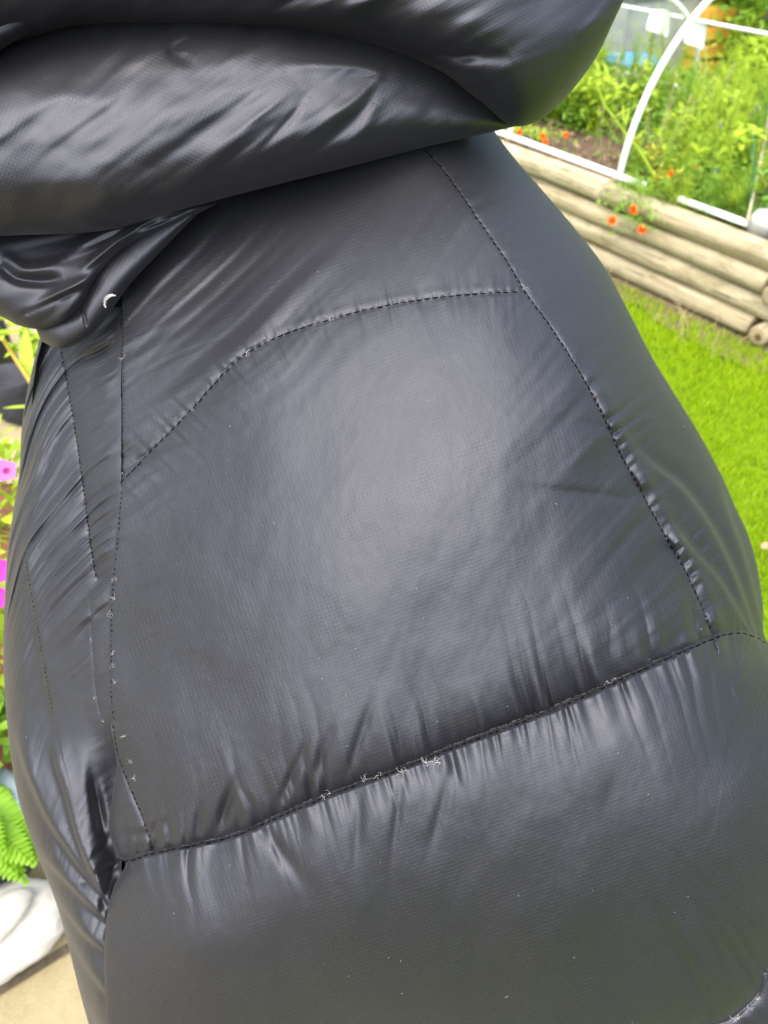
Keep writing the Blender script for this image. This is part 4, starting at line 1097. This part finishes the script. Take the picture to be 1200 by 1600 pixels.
puff('hood_edge', [(-110, -160, .53), (0, -150, .53), (80, -120, .535), (130, -60, .54)], [(-110, 120, .52), (-30, 95, .52), (20, 66, .52), (60, 40, .525), (90, 5, .53), (110, -40, .535)],
     .035, hood, 120, 100, wrinkles([([(-20, 20), (25, 4), (60, 0)], .004, 10.), ([(-20, 60), (30, 50), (70, 20)], .003, 14.)]), 0, .1, 'dark corner of the hood brim with a small glint', 2.2, 30)
puff('hood_tab', [(-60, 120, .55), (0, 82, .548), (16, 70, .546), (60, 58, .548), (124, 44, .555)], [(-60, 190, .55), (0, 134, .546), (30, 112, .545), (70, 84, .545), (126, 47, .552)],
     .012, hood, 120, 60, wrinkles([([(10, 80), (60, 62), (110, 52)], .003, 5.)]), 0, .1, 'small folded tab at the edge of the hood', 2.2, 30)
# collar below the hood
def wr3(X, Y, tt, s):
    ang = np.arctan2(Y-318, 345-X); r_ = np.hypot(X-345, Y-318)
    H = .006*noise1(ang*7.5+.4*noise2(X/60., Y/60., 2), 33)*sstep(20, 160, r_)+.0025*noise1(ang*17, 34)*sstep(20, 140, r_)
    H += wrinkles([([(40, 490), (90, 460), (150, 430)], .006, 7.), ([(30, 495), (80, 470), (120, 455)], -.004, 6.), ([(0, 410), (20, 432), (60, 440), (100, 436)], -.007, 8.), ([(0, 398), (40, 420), (100, 415)], .005, 10.), ([(130, 420), (190, 372), (250, 335)], .006, 6.), ([(100, 400), (150, 370), (200, 350)], .004, 8.)])(X, Y, tt, s)
    return H
puff('collar', [(-110, 330, .61), (0, 335, .61), (120, 330, .61), (230, 320, .61), (335, 312, .605)], [(-110, 470, .60), (-40, 482, .60), (0, 494, .60), (28, 508, .602), (58, 514, .604), (95, 508, .604), (124, 482, .60), (150, 440, .60), (200, 392, .60), (340, 318, .60)],
     .035, person, 260, 200, wr3, 0, .1, 'crumpled dark collar gathered below the hood', 2.2, 60)
puff('collar_band', [(330, 312, .598), (240, 345, .592), (165, 402, .592), (140, 440, .594), (126, 480, .598), (90, 500, .604), (56, 513, .612)],
     [(318, 324, .594), (252, 392, .592), (200, 448, .594), (160, 505, .60), (130, 532, .606), (95, 545, .612), (64, 533, .618)],
     .016, person, 260, 110, wrinkles([([(125, 470), (130, 490), (136, 512)], -.003, 3.), ([(100, 520), (150, 470), (220, 400)], .002, 20.)]), .1, .12, 'smooth curved band of the collar', 2.4, 60)

# --- stitching: short dark dashes sunk in the seams
def stitches(name, poly, parent, sf, step=11., ln=7.8, r=.00050, lift=.0004, skip=0, tz=None, mat=None):
    pl = np.asarray(poly); seg = np.hypot(*np.diff(pl, axis=0).T); ac = np.concatenate([[0], np.cumsum(seg)]); parts = []
    t = 3.
    while t+ln < ac[-1]:
        xs = np.interp([t, t+ln/2, t+ln], ac, pl[:, 0])+random.uniform(-.5, .5); ys = np.interp([t, t+ln/2, t+ln], ac, pl[:, 1])+random.uniform(-.5, .5)
        lj = random.uniform(-.00025, .0002); d = sf(xs, ys)-lj; pts = P(xs, ys, d-np.array([-.0002, lift, -.0002])) - PO
        parts.append(tube([tuple(q_) for q_ in pts], [r*.75, r, r*.75], 6)); t += step
    V, Fc = merge(parts); o = mesh_obj(name, V, Fc, mat or THREAD, parent); o['kind'] = 'stuff'; return o
def fsurf(X, Y):
    return np.array([FD.ravel()[np.argmin((FX-x)**2+(FY-y)**2)] for x, y in zip(np.atleast_1d(X), np.atleast_1d(Y))])
stitches('stitching', S_RV, jacket, surf, 10., 7.6, .00045, .0005)
stitches('stitching', S_ARC, jacket, surf, 12.5, 10., .00042, .0005)
stitches('stitching', S_LC, jacket, surf, 9., 6., .0004, .0004)
stitches('stitching', spline([(187, 765), (182, 830), (173, 920), (171, 1000), (171, 1080), (175, 1130)], 30)[:, :2]+np.array([3, 0]), jacket, surf, 8., 4., .00035, .0003)
stitches('stitching', S_BOT[:-8]+np.array([1., 3.6]), jacket, surf, 11., 8., .0005, .0004)
stitches('stitching', spline([(94, 540), (105, 600), (117, 670), (130, 760), (140, 840), (150, 902)], 30)[:, :2], jacket, fsurf, 7., 4.5, .0005)
stitches('stitching', spline([(190, 480), (191, 640), (189, 750)], 30)[:, :2]+np.array([1.5, 0]), jacket, surf, 7., 3.6, .0003, .0002)
stitches('stitching', spline([(36, 860), (42, 900), (60, 1000), (82, 1120)], 30)[:, :2]+np.array([1.5, 0]), jacket, fsurf, 7., 3.6, .0003, .0002)

# --- escaped down caught in the seams
def fluff(parts, x, y, sf, size, n=5, rnd=random):
    d = float(sf([x], [y])[0])-.0010; c = P(x, y, d)-PO; tilt = rnd.uniform(0, 3.14)
    for k in range(n if n < 2 else n*2):
        a = tilt+rnd.choice([0, 3.14])+rnd.gauss(0, .45); ox = rnd.gauss(0, size*.22) if n > 1 else 0; oy = rnd.gauss(0, size*.12) if n > 1 else 0
        pts = []; px_, py_ = ox, oy; curl = rnd.uniform(-.55, .55); L = size*rnd.uniform(.4, 1.1)/6
        for i in range(7):
            pts.append(tuple(c+RGT*px_+UPV*py_-FWD*(.0003+.0004*math.sin(i*.5)*rnd.random()))); a += curl+rnd.uniform(-.25, .25); px_ += math.cos(a)*L; py_ += math.sin(a)*L
        w0 = rnd.uniform(.00004, .00009)
        parts.append(tube(pts, [w0*.6, w0, w0, w0, w0*.9, w0*.7, w0*.4], 4))
random.seed(21); parts = []
for x, y, sz in ((512, 1244, .0075), (570, 1220, .006), (595, 1212, .0055), (628, 1206, .006), (670, 1192, .007), (684, 1190, .006), (955, 1066, .006), (960, 1062, .004), (519, 498, .005), (385, 552, .006), (300, 640, .003), (276, 655, .003),
                 (820, 448, .004), (1185, 1560, .005), (1150, 1592, .006), (1194, 1520, .005), (1170, 1575, .005), (420, 1282, .004)):
    fluff(parts, x, y, surf, sz*.8, 4 if sz > .005 else 2)
for x, y, sz in ((176, 905, .005), (174, 933, .005), (170, 958, .006), (188, 560, .004), (186, 738, .005), (174, 1040, .005), (176, 1065, .004), (172, 1020, .004), (200, 1190, .004), (205, 1215, .004), (190, 1150, .004)):
    fluff(parts, x+4, y, surf, sz*.75, 3)
for x, y, sz in ((113, 656, .004), (60, 860, .002), (41, 1152, .002), (150, 905, .003), (143, 1000, .003), (148, 1090, .004), (160, 1125, .004)): fluff(parts, x, y, fsurf, sz*.7, 2)
# scattered single specks on the open cloth
for k in range(60):
    x, y = random.uniform(230, 1150), random.uniform(330, 1580)
    b_ = np.interp(y, MB[:, 1], MB[:, 0])
    if x > b_-60: continue
    fluff(parts, x, y, surf, random.uniform(.0008, .0022), 1)
V, Fc = merge(parts); o = mesh_obj('down_fluff', V, Fc, LINT, jacket); o['kind'] = 'stuff'; o['label'] = 'tiny white wisps of down poking out along the seams'
# one curled feather at the collar
c = P(168, 470, float(.575)); p = Plant(); pts = []
for i in range(9):
    a = 1.2+i*.32; pts.append(np.array(c)+RGT*(.006*math.cos(a)+.004)-PO+UPV*(.006*math.sin(a)-.002)-FWD*.001)
for i in range(8):
    q_ = pts[i]; t_ = pts[i+1]-pts[i]
    for s_ in (-1, 1):
        sd2 = np.cross(t_/np.linalg.norm(t_), FWD)*s_
        for k in range(3): p.leaf(q_+t_*k/3, sd2+t_*40+np.array([0, 0, random.uniform(-.2, .2)]), .0017*math.sin(.4+i*.32), .0006, .1, 0, 2, 0)
p.stem([tuple(x) for x in pts], .0003); p.build('feather', [mat_simple('feather_white', (.42, .41, .39), .7, .2)], person)

# --- the wearer inside (trousers and legs reach the ground under the jacket)
def figure():
    J = [((0, -.05, .93), .13), ((0, .05, 1.12), .13), ((0, .17, 1.27), .13), ((0, .27, 1.38), .06),
         ((-.10, -.03, .86), .10), ((-.13, .0, .50), .062), ((-.14, .01, .09), .045), ((-.15, -.10, .045), .04),
         ((.10, -.03, .86), .10), ((.13, .0, .50), .062), ((.14, .01, .09), .045), ((.15, -.10, .045), .04)]
    E = [(0, 1), (1, 2), (2, 3), (0, 4), (4, 5), (5, 6), (6, 7), (0, 8), (8, 9), (9, 10), (10, 11)]
    me = bpy.data.meshes.new('trousers'); me.from_pydata([j[0] for j in J], E, []); me.update()
    o = bpy.data.objects.new('trousers', me); COL.objects.link(o)
    sk = o.modifiers.new('skin', 'SKIN'); 
    if not me.skin_vertices: me.attributes
    return o, J
def legs():
    parts = []
    for sx in (-1, 1):
        parts.append(tube([(sx*.09, .12, .92), (sx*.10, .13, .75), (sx*.115, .11, .5), (sx*.12, .12, .3), (sx*.13, .12, .06)], [.10, .098, .078, .07, .066], 16))
    V, Fc = merge(parts); return mesh_obj('trousers', V, Fc, mat_simple('dark_denim', (.02, .025, .05), .9, .2, .3, 60, .3, 300, .001), person)
legs()
for sx in (-1, 1):
    v, f = lathe([(0, 0), (.5, 0), (.52, .12), (.5, .3), (.36, .65), (.2, .9), (0, .95)], 20)
    v = [(x*.1, y*.26, z*.1) for x, y, z in v]
    o = mesh_obj('shoe', v, f, mat_simple('dark_shoe', (.02, .02, .02), .6, .3), person); o.location = (sx*.13, .16, 0)
